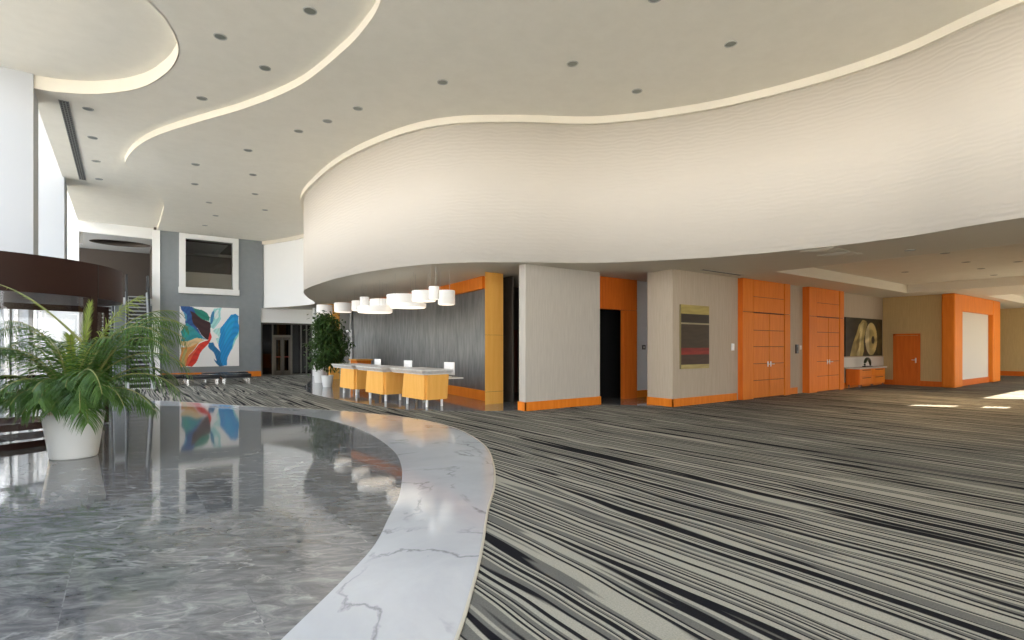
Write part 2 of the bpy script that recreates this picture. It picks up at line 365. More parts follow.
bm = NB(); prism(bm, [(-1.6,-11),(5.5,-11),(5.5,31.4),(-1.6,31.4)]+[tuple(p) for p in R1], ZM, ZM, sides=False)
ribbon(bm, [(-1.6,-11),(-1.6,9.3)], ZM, 9.6, 0.05); ribbon(bm, [(-1.6,15.76),(-1.6,31.4)], ZM, 9.6, 0.05)
struct('ceiling_step', bm, M['ceiling'], 'pale upper lobby ceiling beside the window columns', 'ceiling')
bm = NB(); ribbon(bm, R1, ZM, 7.63, 0.02)
struct('trim_recess_edge', bm, M['fascia'], 'cream curved rim of the ceiling recess', 'trim', smooth=40)
bm = NB(); box(bm, -2.85,1.3, 8.9,16.2, 7.62,7.75)
struct('ceiling_recess', bm, M['ceiling'], 'recessed round-ended ceiling panel', 'ceiling')
bm = NB(); box(bm, -3.2,-1.5, 16.2,31.8, 9.5,9.7); box(bm, -3.2,-1.5, -11,8.9, 9.5,9.7); box(bm, -2.9,-1.5, 16.15,16.25, 7.6,9.6); box(bm, -2.9,-1.5, 8.85,8.95, 7.6,9.6)
struct('ceiling_window_bay', bm, M['white'], 'white ceiling of the tall window bay', 'ceiling')

# ------------------------------------------------------------------ curved rippled wall
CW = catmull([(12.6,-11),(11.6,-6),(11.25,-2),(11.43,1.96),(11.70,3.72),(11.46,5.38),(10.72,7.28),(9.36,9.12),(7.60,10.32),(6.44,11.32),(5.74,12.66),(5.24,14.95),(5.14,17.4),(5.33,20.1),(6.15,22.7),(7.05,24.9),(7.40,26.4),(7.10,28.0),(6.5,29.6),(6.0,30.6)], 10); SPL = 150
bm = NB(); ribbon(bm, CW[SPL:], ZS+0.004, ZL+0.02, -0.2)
struct('wall_curved_far', bm, M['white'], 'far curved wall in whiter paint for its window light, joining the dark grey wall', 'wall', smooth=40)  # whiter paint stands in for strong window light on this stretch
bm = NB(); ribbon(bm, CW[:SPL+1], ZS+0.004, ZL+0.02, -0.2, uv=True)
struct('wall_curved', bm, M['ripple'], 'long curved white wall with rippled plaster above the reception', 'wall')
bm = NB(); ribbon(bm, CW, ZL-0.17, ZL+0.01, 0.10)
struct('trim_cornice', bm, M['fascia'], 'cream cornice along the top of the curved wall', 'trim', smooth=40)
# low ceiling of the wing and reception, with two coffers
CF1 = [(14.3,1.6),(24.0,1.6),(24.0,7.35),(14.3,7.35)]; CF2 = [(28.0,1.0),(36.0,1.0),(36.0,5.9),(28.0,5.9)]
low = [tuple(p) for p in CW]+[(6.15,31.0),(14.5,31.0),(14.5,12.5),(46,12.5),(46,-0.5),(14,-0.5),(14,-11)]
bm = NB(); prism(bm, low, ZS, ZS, holes=[CF1, CF2], sides=False)
struct('ceiling_low', bm, M['lowceil'], 'low pale ceiling over the reception and the right wing', 'ceiling')
for k, cf in enumerate((CF1, CF2)):
    (x0,y0),(x1,y1) = cf[0], cf[2]
    bm = NB(); box(bm, x0-0.05,x1+0.05,y0-0.05,y1+0.05, ZS+0.30,ZS+0.36)
    struct('ceiling_coffer', bm, M['ceiling'], 'coffer panel nearer the painting wall' if k == 0 else 'coffer panel farther into the wing', 'ceiling')
    bm = NB(); za, zb = ZS-0.002, ZS+0.31
    box(bm, x0-0.05,x1+0.05,y0-0.05,y0,za,zb); box(bm, x0-0.05,x1+0.05,y1,y1+0.05,za,zb); box(bm, x0-0.05,x0,y0,y1,za,zb); box(bm, x1,x1+0.05,y0,y1,za,zb)
    struct('trim_coffer', bm, M['fascia'], 'pale coffer rim nearer the painting wall' if k == 0 else 'pale coffer rim farther into the wing', 'trim')

bm = NB(); box(bm, 14.0,46, -0.5,12.6, ZS+0.5,ZS+0.7); box(bm, 14.0,46, -0.5,-0.2, ZS-0.02,ZS+0.6); box(bm, 45.9,46.1, -0.5,12.6, 0,ZS+0.6); box(bm, 11.5,14.0, -11,9, ZL+0.02,ZL+0.2)  # added out of view to keep sun off the coffer rims
struct('roof', bm, M['white'], 'unseen roof added over the low wing', 'roof')
bm = NB(); box(bm, 13.9,14.1, -11,-0.1, 0,ZL+0.1)  # added out of view to block stray sun on the carpet
struct('wall_east', bm, M['taupe'], 'unseen taupe wall added at the near end of the lobby, right of the viewer', 'wall')
# ------------------------------------------------------------------ window facade on the left
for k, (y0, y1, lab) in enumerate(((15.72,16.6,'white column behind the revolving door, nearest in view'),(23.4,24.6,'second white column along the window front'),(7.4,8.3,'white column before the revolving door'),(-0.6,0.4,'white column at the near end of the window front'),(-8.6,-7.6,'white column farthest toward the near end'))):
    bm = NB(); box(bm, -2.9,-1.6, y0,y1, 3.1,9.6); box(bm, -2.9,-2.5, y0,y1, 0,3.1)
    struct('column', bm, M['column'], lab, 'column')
def facade(n, y0, y1, z0):
    root = bpy.data.objects.new('window_%d' % n, None); C.objects.link(root); root.location = (-2.8,y0,z0); root['kind'] = 'structure'
    root['label'] = {1:'tall glazed bay between the two white columns behind the revolving door',2:'tall glazed bay farthest along the window front, before the gallery',3:'glazing high above the revolving door',4:'tall glazed bay just before the revolving door',5:'tall glazed bay at the near end of the window front'}[n]; root['category'] = 'window'
    bm = NB(); box(bm, -2.80,-2.788, y0,y1, z0,9.5); obj('pane', bm, M['glass'], root)
    bm = NB(); nseg = max(1, round((y1-y0)/1.8))
    for i in range(nseg+1):
        y = y0+(y1-y0)*i/nseg; box(bm, -2.85,-2.75, y-0.03,y+0.03, z0,9.5)
    for z in (z0+0.04, 3.1, 6.3, 9.46):
        if z >= z0: box(bm, -2.85,-2.75, y0,y1, z-0.03,z+0.03)
    obj('frame', bm, M['chrome'], root)
facade(1, 16.6, 23.4, 0); facade(2, 24.6, 31.4, 0); facade(3, 8.3, 15.72, 3.12); facade(4, 0.4, 7.4, 0); facade(5, -7.6, -0.6, 0)
bm = NB(); box(bm, -2.85,-2.75, 8.3,11.0, 0,3.1); box(bm, -2.85,-2.75, 15.25,15.72, 0,3.1)
struct('wall_entrance', bm, M['white'], 'white wall pieces beside the revolving door', 'wall')
# glazed south end behind the viewer
root = bpy.data.objects.new('window_6', None); C.objects.link(root); root.location = (4,-11,0); root['kind'] = 'structure'; root['label'] = 'glazed end of the lobby behind the viewer'; root['category'] = 'window'
bm = NB(); box(bm, -2.75,14.0,-11.02,-11.0, 0,4.6); obj('pane', bm, M['glass'], root)
bm = NB()
for i in range(8): x = -2.7+i*2.15; box(bm, x-0.05,x+0.05,-11.06,-10.96,0,4.6)
for z in (0.05,2.4,4.55): box(bm, -2.75,14.0,-11.06,-10.96,z-0.05,z+0.05)
obj('frame', bm, M['chrome'], root)
bm = NB(); box(bm, -2.9,14.1,-11.2,-11.0, 4.6,9.6)  # solid upper part added out of view to cut the southern daylight
struct('wall_near', bm, M['white'], 'white wall added above the glazed end behind the viewer', 'wall')

# ------------------------------------------------------------------ back wall
YB = 30.5
def U2X(u, Y):
    a = (u-512)/F; s, c = math.sin(YAW), math.cos(YAW); d = Y/(-a*s+c); return d*(a*c+s), d
def zat(v, d): return 1.6-(v-346)/F*d
xl, d1 = U2X(160, YB); xr, d2 = U2X(261, YB)
wx0 = U2X(185.5, YB)[0]; wx1 = U2X(232.5, YB)[0]; wz0 = zat(288.5, U2X(209,YB)[1]); wz1 = zat(241, U2X(209,YB)[1])
bm = NB()
box(bm, xl,wx0, YB,YB+0.25, 0,ZL); box(bm, wx1,xr+0.12, YB,YB+0.25, ZS,ZL); box(bm, wx1,xr, YB,YB+0.25, 0,ZS)
box(bm, wx0,wx1, YB,YB+0.25, 0,wz0); box(bm, wx0,wx1, YB,YB+0.25, wz1,ZL)
struct('wall_back', bm, M['greywall'], 'dark grey wall behind the large blue and red painting', 'wall')
bm = NB(); box(bm, xl-0.02,xl+0.0, YB-0.05,YB+0.3, 0,ZL); box(bm, xl-0.30,xl, YB+0.02,YB+0.3, 0,ZL)
struct('trim_wall_edge', bm, M['white'], 'white vertical edge of the dark grey wall', 'trim')
bm = NB(); box(bm, xl,xr, YB-0.03,YB, 0,0.28)
struct('baseboard_back', bm, M['wood'], 'orange wooden baseboard of the dark grey wall', 'baseboard')
# inner window
root = bpy.data.objects.new('window_7', None); C.objects.link(root); root.location = ((wx0+wx1)/2,YB,wz0); root['kind'] = 'structure'; root['label'] = 'white-framed interior window high in the dark grey wall'; root['category'] = 'window'
bm = NB(); t = 0.27
box(bm, wx0-t,wx0, YB-0.10,YB+0.3, wz0-0.02,ZL-0.02,0.01); box(bm, wx1,wx1+t, YB-0.10,YB+0.3, wz0-0.02,ZL-0.02,0.01); box(bm, wx0,wx1, YB-0.10,YB+0.3, wz1,ZL-0.02,0.01)
obj('frame', bm, M['white'], root)
bm = NB(); box(bm, wx0-t-0.03,wx1+t+0.03, YB-0.16,YB+0.3, wz0-0.30,wz0,0.012); obj('sill', bm, M['white'], root)
bm = NB(); box(bm, wx0,wx1, YB+0.12,YB+0.13, wz0,wz1); obj('pane', bm, M['glass'], root)
# the room seen through it
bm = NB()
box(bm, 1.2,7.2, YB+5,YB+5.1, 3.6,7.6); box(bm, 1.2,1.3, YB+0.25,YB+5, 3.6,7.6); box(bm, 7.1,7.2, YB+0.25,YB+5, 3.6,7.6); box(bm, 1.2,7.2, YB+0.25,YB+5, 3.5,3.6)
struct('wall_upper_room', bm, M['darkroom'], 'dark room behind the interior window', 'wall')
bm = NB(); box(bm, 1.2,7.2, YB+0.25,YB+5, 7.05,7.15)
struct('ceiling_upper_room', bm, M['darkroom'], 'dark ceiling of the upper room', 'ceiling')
bm = NB(); ribbon(bm, [(1.3,YB+4.2),(5.3,YB+4.2),(5.3,YB+0.5)], 6.75,6.9,0.15)
struct('trim_upper_room', bm, mat('dim_cornice_paint',(0.35,0.32,0.29),0.7), 'cornice inside the upper room', 'trim')
o = NB(); box(o, 1.4,6.9, YB+1.6,YB+1.66, 3.62,5.45)
struct('wall_parapet', o, mat('parapet_beige', (0.50,0.48,0.40), 0.7), 'low beige parapet inside the upper room', 'wall')

# dark glass entrance at the right of the back wall
gx0, gx1 = xr, 8.6; GY = 31.0
bm = NB(); box(bm, xr-0.02,gx1+0.3, YB+0.12,GY+0.2, 2.86,ZS+0.3)
struct('wall_bulkhead', bm, M['white'], 'pale bulkhead above the dark glass doors', 'wall')
bm = NB(); box(bm, xr,gx1+0.3, GY+2.5,GY+2.6, 0,3.0); box(bm, xr-0.2,xr-0.1, GY+0.1,GY+2.6,0,3.0); box(bm, xr-0.1,gx1+0.3, GY,GY+2.6,2.9,3.0); box(bm, gx1+0.3,gx1+0.4, GY+0.1,GY+2.6,0,3.0)
struct('wall_vestibule', bm, M['black'], 'dark vestibule behind the glass doors', 'wall')
root = bpy.data.objects.new('window_8', None); C.objects.link(root); root.location = (7,GY,0); root['kind'] = 'structure'; root['label'] = 'dark glazed screen around the far glass doors'; root['category'] = 'window'
bm = NB(); box(bm, xr,gx1, GY,GY+0.012, 0,2.86); obj('pane', bm, M['smoke'], root)
bm = NB()
for u in (261.5,272.5,291.5,301,306.5,312): x = U2X(u,GY)[0]; box(bm, x-0.035,x+0.035,GY-0.04,GY+0.05,0,2.86)
box(bm, xr,gx1,GY-0.04,GY+0.05,2.78,2.86); box(bm, xr,gx1,GY-0.04,GY+0.05,0,0.06)
obj('frame', bm, mat('bronze_frame',(0.12,0.115,0.10),0.35,0.5), root)
bx0 = U2X(274,GY)[0]; bx1 = U2X(290,GY)[0]; bmid = (bx0+bx1)/2
root = bpy.data.objects.new('door_1', None); C.objects.link(root); root.location = (bmid,GY-0.08,0); root['kind'] = 'structure'; root['label'] = 'double glass door with bronze frame at the far end'; root['category'] = 'door'
for a, b in ((bx0,bmid-0.005),(bmid+0.005,bx1)):
    bm = NB(); box(bm, a,a+0.09,GY-0.09,GY-0.045,0.02,2.05); box(bm, b-0.09,b,GY-0.09,GY-0.045,0.02,2.05); box(bm, a,b,GY-0.09,GY-0.045,1.93,2.05); box(bm, a,b,GY-0.09,GY-0.045,0.02,0.25)
    lf = obj('leaf', bm, mat('door_bronze',(0.12,0.11,0.09),0.35,0.5), root)
    bm = NB(); box(bm, a+0.09,b-0.09,GY-0.07,GY-0.06,0.25,1.93); obj('pane', bm, M['smoke'], lf)
    bm = NB(); box(bm, a+0.08,b-0.08,GY-0.12,GY-0.09,0.98,1.03); obj('push_bar', bm, mat('push_bar_red',(0.2,0.03,0.02),0.4), lf)
bm = NB(); box(bm, bx0-0.1,bx0,GY-0.1,GY-0.04,0,2.16); box(bm, bx1,bx1+0.1,GY-0.1,GY-0.04,0,2.16); box(bm, bx0-0.1,bx1+0.1,GY-0.1,GY-0.04,2.06,2.2)
obj('door_frame', bm, mat('door_frame_bronze',(0.17,0.155,0.13),0.35,0.5), root)
bm = NB(); box(bm, 8.12,8.42, 28.6,29.0, 0,ZS)
struct('wall_pilaster', bm, M['white'], 'white pilaster left of the reception wall', 'wall')
bm = NB(); box(bm, 8.42,14.5, 28.8,29.0, 0,ZS)
struct('wall_far_reception', bm, mat('pale_grey_wall',(0.55,0.54,0.51),0.7), 'pale wall behind the ficus', 'wall')

# gallery above the escalators
bm = NB(); box(bm, -2.9,xl-0.02, YB+0.6,YB+0.8, 6.82,ZM+0.05); box(bm, -2.9,-1.5, YB+0.9,YB+1.1, ZM-1,9.6); box(bm, -2.9,-1.62, YB+0.62,YB+0.9, 0,9.6)
struct('wall_header', bm, M['white'], 'white header above the escalator opening', 'wall')
bm = NB(); box(bm, -4.5,xl-0.02, YB+0.6,YB+7, 3.6,3.9)
struct('floor_gallery', bm, M['white'], 'upper gallery floor behind the escalators', 'floor')
oval = [(-0.1+1.25*math.cos(t*math.pi/20), YB+3.2+0.9*math.sin(t*math.pi/20)) for t in range(40)]
bm = NB(); prism(bm, [(-4.5,YB+0.6),(xl+3,YB+0.6),(xl+3,YB+7),(-4.5,YB+7)], 6.85, 6.85, holes=[oval], sides=False)
struct('ceiling_gallery', bm, mat('gallery_ceiling_paint',(0.42,0.42,0.41),0.8), 'grey gallery ceiling with an oval recess', 'ceiling')
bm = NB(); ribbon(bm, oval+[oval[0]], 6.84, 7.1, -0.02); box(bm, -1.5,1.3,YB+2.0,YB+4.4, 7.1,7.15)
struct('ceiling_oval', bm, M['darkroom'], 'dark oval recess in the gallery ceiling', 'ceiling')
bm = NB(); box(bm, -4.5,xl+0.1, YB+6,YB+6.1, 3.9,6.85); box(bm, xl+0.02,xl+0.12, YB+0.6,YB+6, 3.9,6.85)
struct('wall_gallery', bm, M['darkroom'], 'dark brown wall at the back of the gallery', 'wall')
bm = NB(); box(bm, -4.5,xl, YB+1.5,YB+1.6, 0,3.6)
struct('wall_under_gallery', bm, M['greywall'], 'grey wall under the gallery', 'wall')

# ------------------------------------------------------------------ escalators
def escalator(x0, x1, label, white_right):
    y0, y1, zt = 24.0, 30.9, 3.9
    ya, yb = y0+0.9, y1-0.6
    def zc(y): return 0.0 if y < ya else (zt if y > yb else zt*(y-ya)/(yb-ya))
    r = thing('escalator', label, 'escalator', ((x0+x1)/2, y0, 0), 'escalators up to the gallery')
    n = 22
    for i in range(n):
        ys = ya+(yb-ya)*i/n; ye = ya+(yb-ya)*(i+1)/n; z = zt*(i+1)/n
        bm = NB(); box(bm, x0+0.02,x1-0.02, ys,ye, z-0.35,z-0.05, mi=0); box(bm, x0+0.02,x1-0.02, ys-0.02,ye, z-0.05,z, mi=1)
        k = 10
        for j in range(k): xx = x0+0.04+(x1-x0-0.08)*j/k; box(bm, xx,xx+0.02, ys-0.012,ys, z-0.17,z-0.05)
        obj('step', bm, [M['grille'], M['steel']], r)
    bm = NB(); box(bm, x0,x1, y0,ya, 0.0,0.03); obj('landing_plate', bm, M['chrome'], r)
    bm = NB(); box(bm, x0,x1, yb,y1, zt-0.05,zt+0.01); obj('landing_plate', bm, M['chrome'], r)
    for side, (a, b) in enumerate(((x0-0.10,x0),(x1,x1+0.10))):
        ys = [y0,ya,yb,y1]
        bm = NB(); lo = [(y, max(0.0, zc(y)-0.5)) for y in ys]; hi = [(y, zc(y)+0.22) for y in ys]
        poly = lo+hi[::-1]
        loft(bm, [[(a,p[0],p[1]) for p in poly],[(b,p[0],p[1]) for p in poly]])
        obj('skirt', bm, M['column'], r)
        bm = NB(); poly = [(y, zc(y)+0.20) for y in ys]+[(y, zc(y)+0.92) for y in ys[::-1]]
        m = (a+b)/2
        loft(bm, [[(m-0.008,p[0],p[1]) for p in poly],[(m+0.008,p[0],p[1]) for p in poly]])
        obj('balustrade', bm, M['glass'], r)
        bm = NB(); pts = [(m,y0+0.1,0.3),(m,y0-0.12,0.45),(m,y0-0.15,0.75),(m,y0,0.95),(m,ya,0.98)]+[(m,ya+(yb-ya)*k/6,zc(ya+(yb-ya)*k/6)+0.98) for k in range(1,7)]+[(m,y1-0.1,zt+0.98),(m,y1+0.08,zt+0.8),(m,y1+0.05,zt+0.4)]
        tube(bm, pts, 0.045, 8)
        obj('handrail', bm, M['rubber'], r, smooth=60)
    return r
escalator(0.18,0.88,'right-hand escalator beside the dark grey wall, seen above the palm',True)
escalator(-1.12,-0.40,'left-hand escalator half hidden by the revolving door drum',False)

# ------------------------------------------------------------------ revolving door drum
def arc(cx, cy, r, a0, a1, n): return [(cx+r*math.cos(math.radians(a0+(a1-a0)*i/n)), cy+r*math.sin(math.radians(a0+(a1-a0)*i/n))) for i in range(n+1)]
dc = (-2.2, 13.1); dr = 2.2
dv = thing('revolving_door', 'dark brown drum-shaped revolving door entrance with curved glass', 'revolving door', (dc[0],dc[1],0))
bm = NB(); ribbon(bm, arc(*dc, dr, 0, 360, 96), 2.44, 3.04, 0.10); obj('fascia', bm, M['mahog'], dv, smooth=40)
bm = NB()
for ang in (-33,33,-99,99,165,-165):
    a = math.radians(ang); p = Vector((dc[0]+(dr+0.003)*math.cos(a), dc[1]+(dr+0.003)*math.sin(a))); t = Vector((-math.sin(a), math.cos(a)))*0.006
    q = Vector((math.cos(a), math.sin(a)))*0.02
    loft(bm, [[(*(p-t),z),(*(p+t),z),(*(p+t-q),z),(*(p-t-q),z)] for z in (2.44,3.04)])
obj('joint', bm, M['black'], dv)
bm = NB(); lathe(bm, dc[0],dc[1], [(dr-0.05,3.0),(dr-0.05,3.03)], 64); lathe(bm, dc[0],dc[1], [(dr-0.05,2.46),(dr-0.05,2.48)], 64); obj('canopy', bm, M['mahog'], dv)
bm = NB(); ribbon(bm, arc(*dc, dr-0.03, -130, -34, 48), 0.0, 0.10, 0.05); obj('base_ring', bm, M['mahog'], dv, smooth=40)
bm = NB(); ribbon(bm, arc(*dc, dr-0.03, 34, 130, 48), 0.0, 0.10, 0.05); obj('base_ring', bm, M['mahog'], dv, smooth=40)
for a0, a1 in ((-128,-36),(36,128)):
    bm = NB(); ribbon(bm, arc(*dc, dr-0.05, a0, a1, 32), 0.10, 2.44, 0.012); obj('curved_pane', bm, M['glass'], dv, smooth=40)
for ang, wd in ((-128,0.10),(-82,0.025),(-36,0.14),(36,0.14),(82,0.025),(128,0.10)):
    a = math.radians(ang); px, py = dc[0]+(dr-0.05)*math.cos(a), dc[1]+(dr-0.05)*math.sin(a)
    bm = NB(); loft(bm, [circ(px,py,wd*0.7,z,4,a+math.pi/4) for z in (0.0,2.46)]); obj('post', bm, M['mahog'] if wd > 0.05 else M['black'], dv)
for k in range(3):
    a = math.radians(20+120*k); d = Vector((math.cos(a), math.sin(a))); nrm = Vector((-d.y, d.x))*0.025; c0 = Vector(dc)
    wing = None
    bm = NB()
    def bar(r0, r1, z0, z1):
        A, B = c0+d*r0, c0+d*r1
        loft(bm, [[(*(A-nrm),z),(*(B-nrm),z),(*(B+nrm),z),(*(A+nrm),z)] for z in (z0,z1)])
    bar(0.05,0.13,0.03,2.4); bar(2.0,2.08,0.03,2.4); bar(0.05,2.08,2.28,2.4); bar(0.05,2.08,0.03,0.16); bar(0.13,2.0,1.0,1.05)
    wing = obj('wing', bm, M['mahog'], dv)
    bm = NB(); nrm = nrm*0.2; bar(0.13,2.0,0.16,2.28); obj('wing_pane', bm, M['glass'], wing)
bm = NB(); lathe(bm, dc[0],dc[1], [(0.06,0),(0.06,2.45)], 16); obj('center_shaft', bm, M['mahog'], dv)

# outdoors beyond the glass
bm = NB(); box(bm, -60,-2.9,-30,60,-0.3,-0.05)
struct('ground', bm, M['paving'], 'pale paving outdoors', 'ground')
bm = NB(); box(bm, -24,-3.2, 37,37.5, -0.05,4.2)
struct('wall_outdoor', bm, M['render'], 'cream garden wall outdoors beyond the entrance', 'wall')
bm = NB()
for i in range(60):
    y = 34.6+random.random()*0.9; x = -16+random.random()*12.0
    bmesh.ops.create_icosphere(bm, subdivisions=2, radius=0.45+0.3*random.random(), matrix=Matrix.Translation((x,y,0.2+random.random()*0.35)))
for v in bm.verts: v.co += Vector((random.uniform(-.09,.09),random.uniform(-.09,.09),random.uniform(-.09,.09)))
tag(obj('hedge', bm, M['hedge']), 'low green hedge outdoors along the cream garden wall', 'hedge', kind='stuff')

# ------------------------------------------------------------------ right-hand walls
def wall_box(name, x0, x1, y0, y1, z0, z1, m, label, cat='wall'):
    bm = NB(); box(bm, x0,x1,y0,y1,z0,z1); return struct(name, bm, m, label, cat)
# free-standing taupe wall block
wall_box('wall_block', 7.97,10.55, 10.30,10.56, 0,ZS, M['taupe'], 'broad taupe wall block right of the reception')
bm = NB(); box(bm, 7.94,10.57, 10.27,10.30, 0,0.22); box(bm, 7.94,7.97, 10.27,10.58, 0,0.22)
struct('baseboard_block', bm, M['wood'], 'orange baseboard of the broad taupe wall block', 'baseboard')
# corridor behind
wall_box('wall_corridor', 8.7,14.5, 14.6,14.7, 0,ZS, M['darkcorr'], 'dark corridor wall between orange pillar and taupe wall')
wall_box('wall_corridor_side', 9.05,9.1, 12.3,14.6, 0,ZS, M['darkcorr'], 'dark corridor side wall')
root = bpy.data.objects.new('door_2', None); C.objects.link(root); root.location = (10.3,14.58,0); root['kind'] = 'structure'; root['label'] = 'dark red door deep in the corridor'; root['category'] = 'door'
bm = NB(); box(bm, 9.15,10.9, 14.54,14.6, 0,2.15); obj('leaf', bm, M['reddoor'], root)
bm = NB(); box(bm, 14.4,14.5, 9.56,31.0, 0,ZL); box(bm, 6.2,14.5, 31.25,31.35, 3.0,ZL)  # added to stop sky light leaking in behind the walls
struct('wall_core', bm, M['darkcorr'], 'dark unseen wall added to close the corridors', 'wall')
# doorway recess with orange portal
wall_box('wall_recess', 12.7,14.5, 10.95,11.1, 0,ZS, M['white'], 'recessed wall right of the tall orange doorway, painted paler to look lit')  # white paint replaces the light this occluded recess should get
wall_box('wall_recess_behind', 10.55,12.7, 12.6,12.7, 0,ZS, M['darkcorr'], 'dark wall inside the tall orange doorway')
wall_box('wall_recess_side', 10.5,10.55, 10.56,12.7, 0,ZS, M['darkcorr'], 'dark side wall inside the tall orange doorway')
wall_box('baseboard_recess', 12.7,14.5, 10.92,10.95, 0,0.22, M['wood'], 'orange baseboard of the recessed wall', 'baseboard')
pt = thing('door_surround', 'tall orange wooden door surround around a dark opening', 'door surround', (11.9,10.85,0))
bm = NB(); box(bm, 10.6,12.69, 10.82,11.0, 2.68,ZS-0.005); obj('lintel', bm, M['wood2'], pt)
px = U2X(623.5,10.85)[0]
bm = NB(); box(bm, px,12.69, 10.82,10.96, 0.006,2.672); obj('jamb', bm, M['wood2'], pt)
bm = NB(); box(bm, px-0.0,12.69, 10.835,10.95, 2.672,2.68); obj('joint', bm, M['woodgap'], pt)

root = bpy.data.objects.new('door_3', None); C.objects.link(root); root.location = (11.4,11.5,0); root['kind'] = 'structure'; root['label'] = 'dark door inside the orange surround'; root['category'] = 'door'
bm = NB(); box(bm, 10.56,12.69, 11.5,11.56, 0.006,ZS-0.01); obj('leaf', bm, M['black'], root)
# long wall with paintings and doors
YP = 8.72
bm = NB(); box(bm, 11.63,25.9, YP,9.55, 0,ZS)
struct('wall_right', bm, M['taupe2'], 'taupe wall with the tall orange doors', 'wall')
bm = NB(); box(bm, 11.6,14.62, YP-0.03,YP, 0,0.21); box(bm, 11.6,11.63, YP-0.03,9.55, 0,0.21); box(bm, 17.4,18.3, YP-0.03,YP, 0,0.21); box(bm, 20.8,25.7, YP-0.03,YP, 0,0.21)
struct('baseboard_right', bm, M['wood'], 'orange baseboard of the taupe wall', 'baseboard')
def tall_door(n, u0, u1, yf, m, label):
    x0 = U2X(u0,yf)[0]; x1 = U2X(u1,yf)[0]; W = x1-x0
    root = bpy.data.objects.new('door_%d' % n, None); C.objects.link(root); root.location = ((x0+x1)/2,yf,0); root['kind'] = 'structure'; root['label'] = label; root['category'] = 'door'
    jl, jr = 0.21*W, 0.13*W; a, b = x0+jl, x1-jr; zt = 2.62; g = 0.016
    bm = NB(); box(bm, x0-0.0,x1, yf+0.04,YP+0.02, 0,ZS-0.005); obj('core', bm, M['woodgap'], root)
    for q0, q1 in ((x0,a-g),(b+g,x1)):
        bm = NB(); box(bm, q0,q1, yf,yf+0.05, 0.005,zt-0.008); box(bm, q0,q1, yf,yf+0.05, zt+0.008,ZS-0.01); obj('jamb', bm, m, root)
    bm = NB(); box(bm, x0-0.02,x0, yf,YP+0.02, 0.005,ZS-0.01); obj('side_panel', bm, M['wood2'], root)
    bm = NB(); box(bm, a+g,b-g, yf+0.012,yf+0.05, zt+g,zt+0.47); box(bm, a+g,b-g, yf+0.012,yf+0.05, zt+0.485,ZS-0.01); obj('transom_panel', bm, m, root)
    mid = (a+b)/2; rows = [0.02,0.55,1.06,1.58,2.08,zt-g]
    for s0, s1, hs in ((a+g,mid-0.016,1),(mid+0.016,b-g,-1)):
        bm = NB()
        for z0, z1 in zip(rows[:-1], rows[1:]): box(bm, s0,s1, yf+0.015,yf+0.05, z0+0.008,z1-0.008, 0.003)
        lf = obj('leaf', bm, m, root)
        hx = s1-0.07 if hs == 1 else s0+0.07
        bm = NB(); box(bm, hx-0.025,hx+0.025, yf+0.003,yf+0.016, 0.96,1.12,0.004); tube(bm, [(hx,yf+0.01,1.04),(hx,yf-0.045,1.04),(hx-0.12*hs,yf-0.05,1.04)], 0.011, 8)
        obj('handle', bm, M['nickel'], lf, smooth=50)
    return x0, x1
tall_door(4, 743,790.3, 8.57, M['wood'], 'tall orange double door next to the red and gold painting')
tall_door(5, 809.5,844, 8.50, M['wood'], 'tall orange double door next to the gold-shape painting')
XF = 25.7
wall_box('wall_far', XF,26.0, 6.43,YP, 0,ZS, M['olive'], 'beige end wall with the single orange door')
wall_box('baseboard_far', XF-0.03,XF, 6.43,8.69, 0,0.21, M['wood2'], 'orange baseboard of the beige end wall', 'baseboard')
def Yon(u, X):
    a = (u-512)/F; s, c = math.sin(YAW), math.cos(YAW); d = X/(a*c+s); return d*(-a*s+c), d
ya, da = Yon(893.5,XF); yb_, db = Yon(920.5,XF)
root = bpy.data.objects.new('door_6', None); C.objects.link(root); root.location = (XF,(ya+yb_)/2,0); root['kind'] = 'structure'; root['label'] = 'single orange door in the beige end wall'; root['category'] = 'door'
bm = NB(); box(bm, XF-0.042,XF, yb_+0.07,ya-0.07, 0.005,2.02,0.004); obj('leaf', bm, M['wood2'], root)
bm = NB(); box(bm, XF-0.05,XF, yb_,yb_+0.065, 0,2.1); box(bm, XF-0.05,XF, ya-0.065,ya, 0,2.1); box(bm, XF-0.05,XF, yb_,ya, 2.03,2.1); obj('door_frame', bm, M['wood2'], root)
bm = NB(); box(bm, XF-0.055,XF-0.042, yb_+0.12,yb_+0.17, 0.92,1.12,0.004); tube(bm, [(XF-0.04,yb_+0.145,1.04),(XF-0.09,yb_+0.145,1.04),(XF-0.095,yb_+0.27,1.04)], 0.012, 8); obj('handle', bm, M['nickel'], root, smooth=50)
# orange framed bay beyond
bay = thing('wooden_portal_frame', 'large orange wooden frame around a pale wall panel in the wing', 'frame', (29,6.4,0))
YO = 6.40; ox0 = 25.72; ox1 = U2X(997,YO)[0]; ox_a = U2X(959,YO)[0]; ox_b = U2X(990,YO)[0]
bm = NB(); box(bm, ox0-0.22,ox_a, YO-0.12,YO+0.3, 0,ZS-0.005,0.05); obj('post', bm, M['wood'], bay)
bm = NB(); box(bm, ox_b,ox1, YO-0.12,YO+0.3, 0,ZS-0.005,0.05); obj('post', bm, M['wood'], bay)
bm = NB(); box(bm, ox_a,ox_b, YO-0.10,YO+0.3, 2.98,ZS-0.005); obj('header', bm, M['wood'], bay)
bm = NB(); box(bm, ox_a,ox_b, YO+0.02,YO+0.3, 0,0.24); obj('plinth', bm, M['wood2'], bay)
wall_box('wall_bay', ox_a,ox_b, YO+0.06,YO+0.25, 0.2,3.0, mat('pale_bay_plaster',(0.66,0.62,0.54),0.8), 'pale wall panel inside the orange frame')
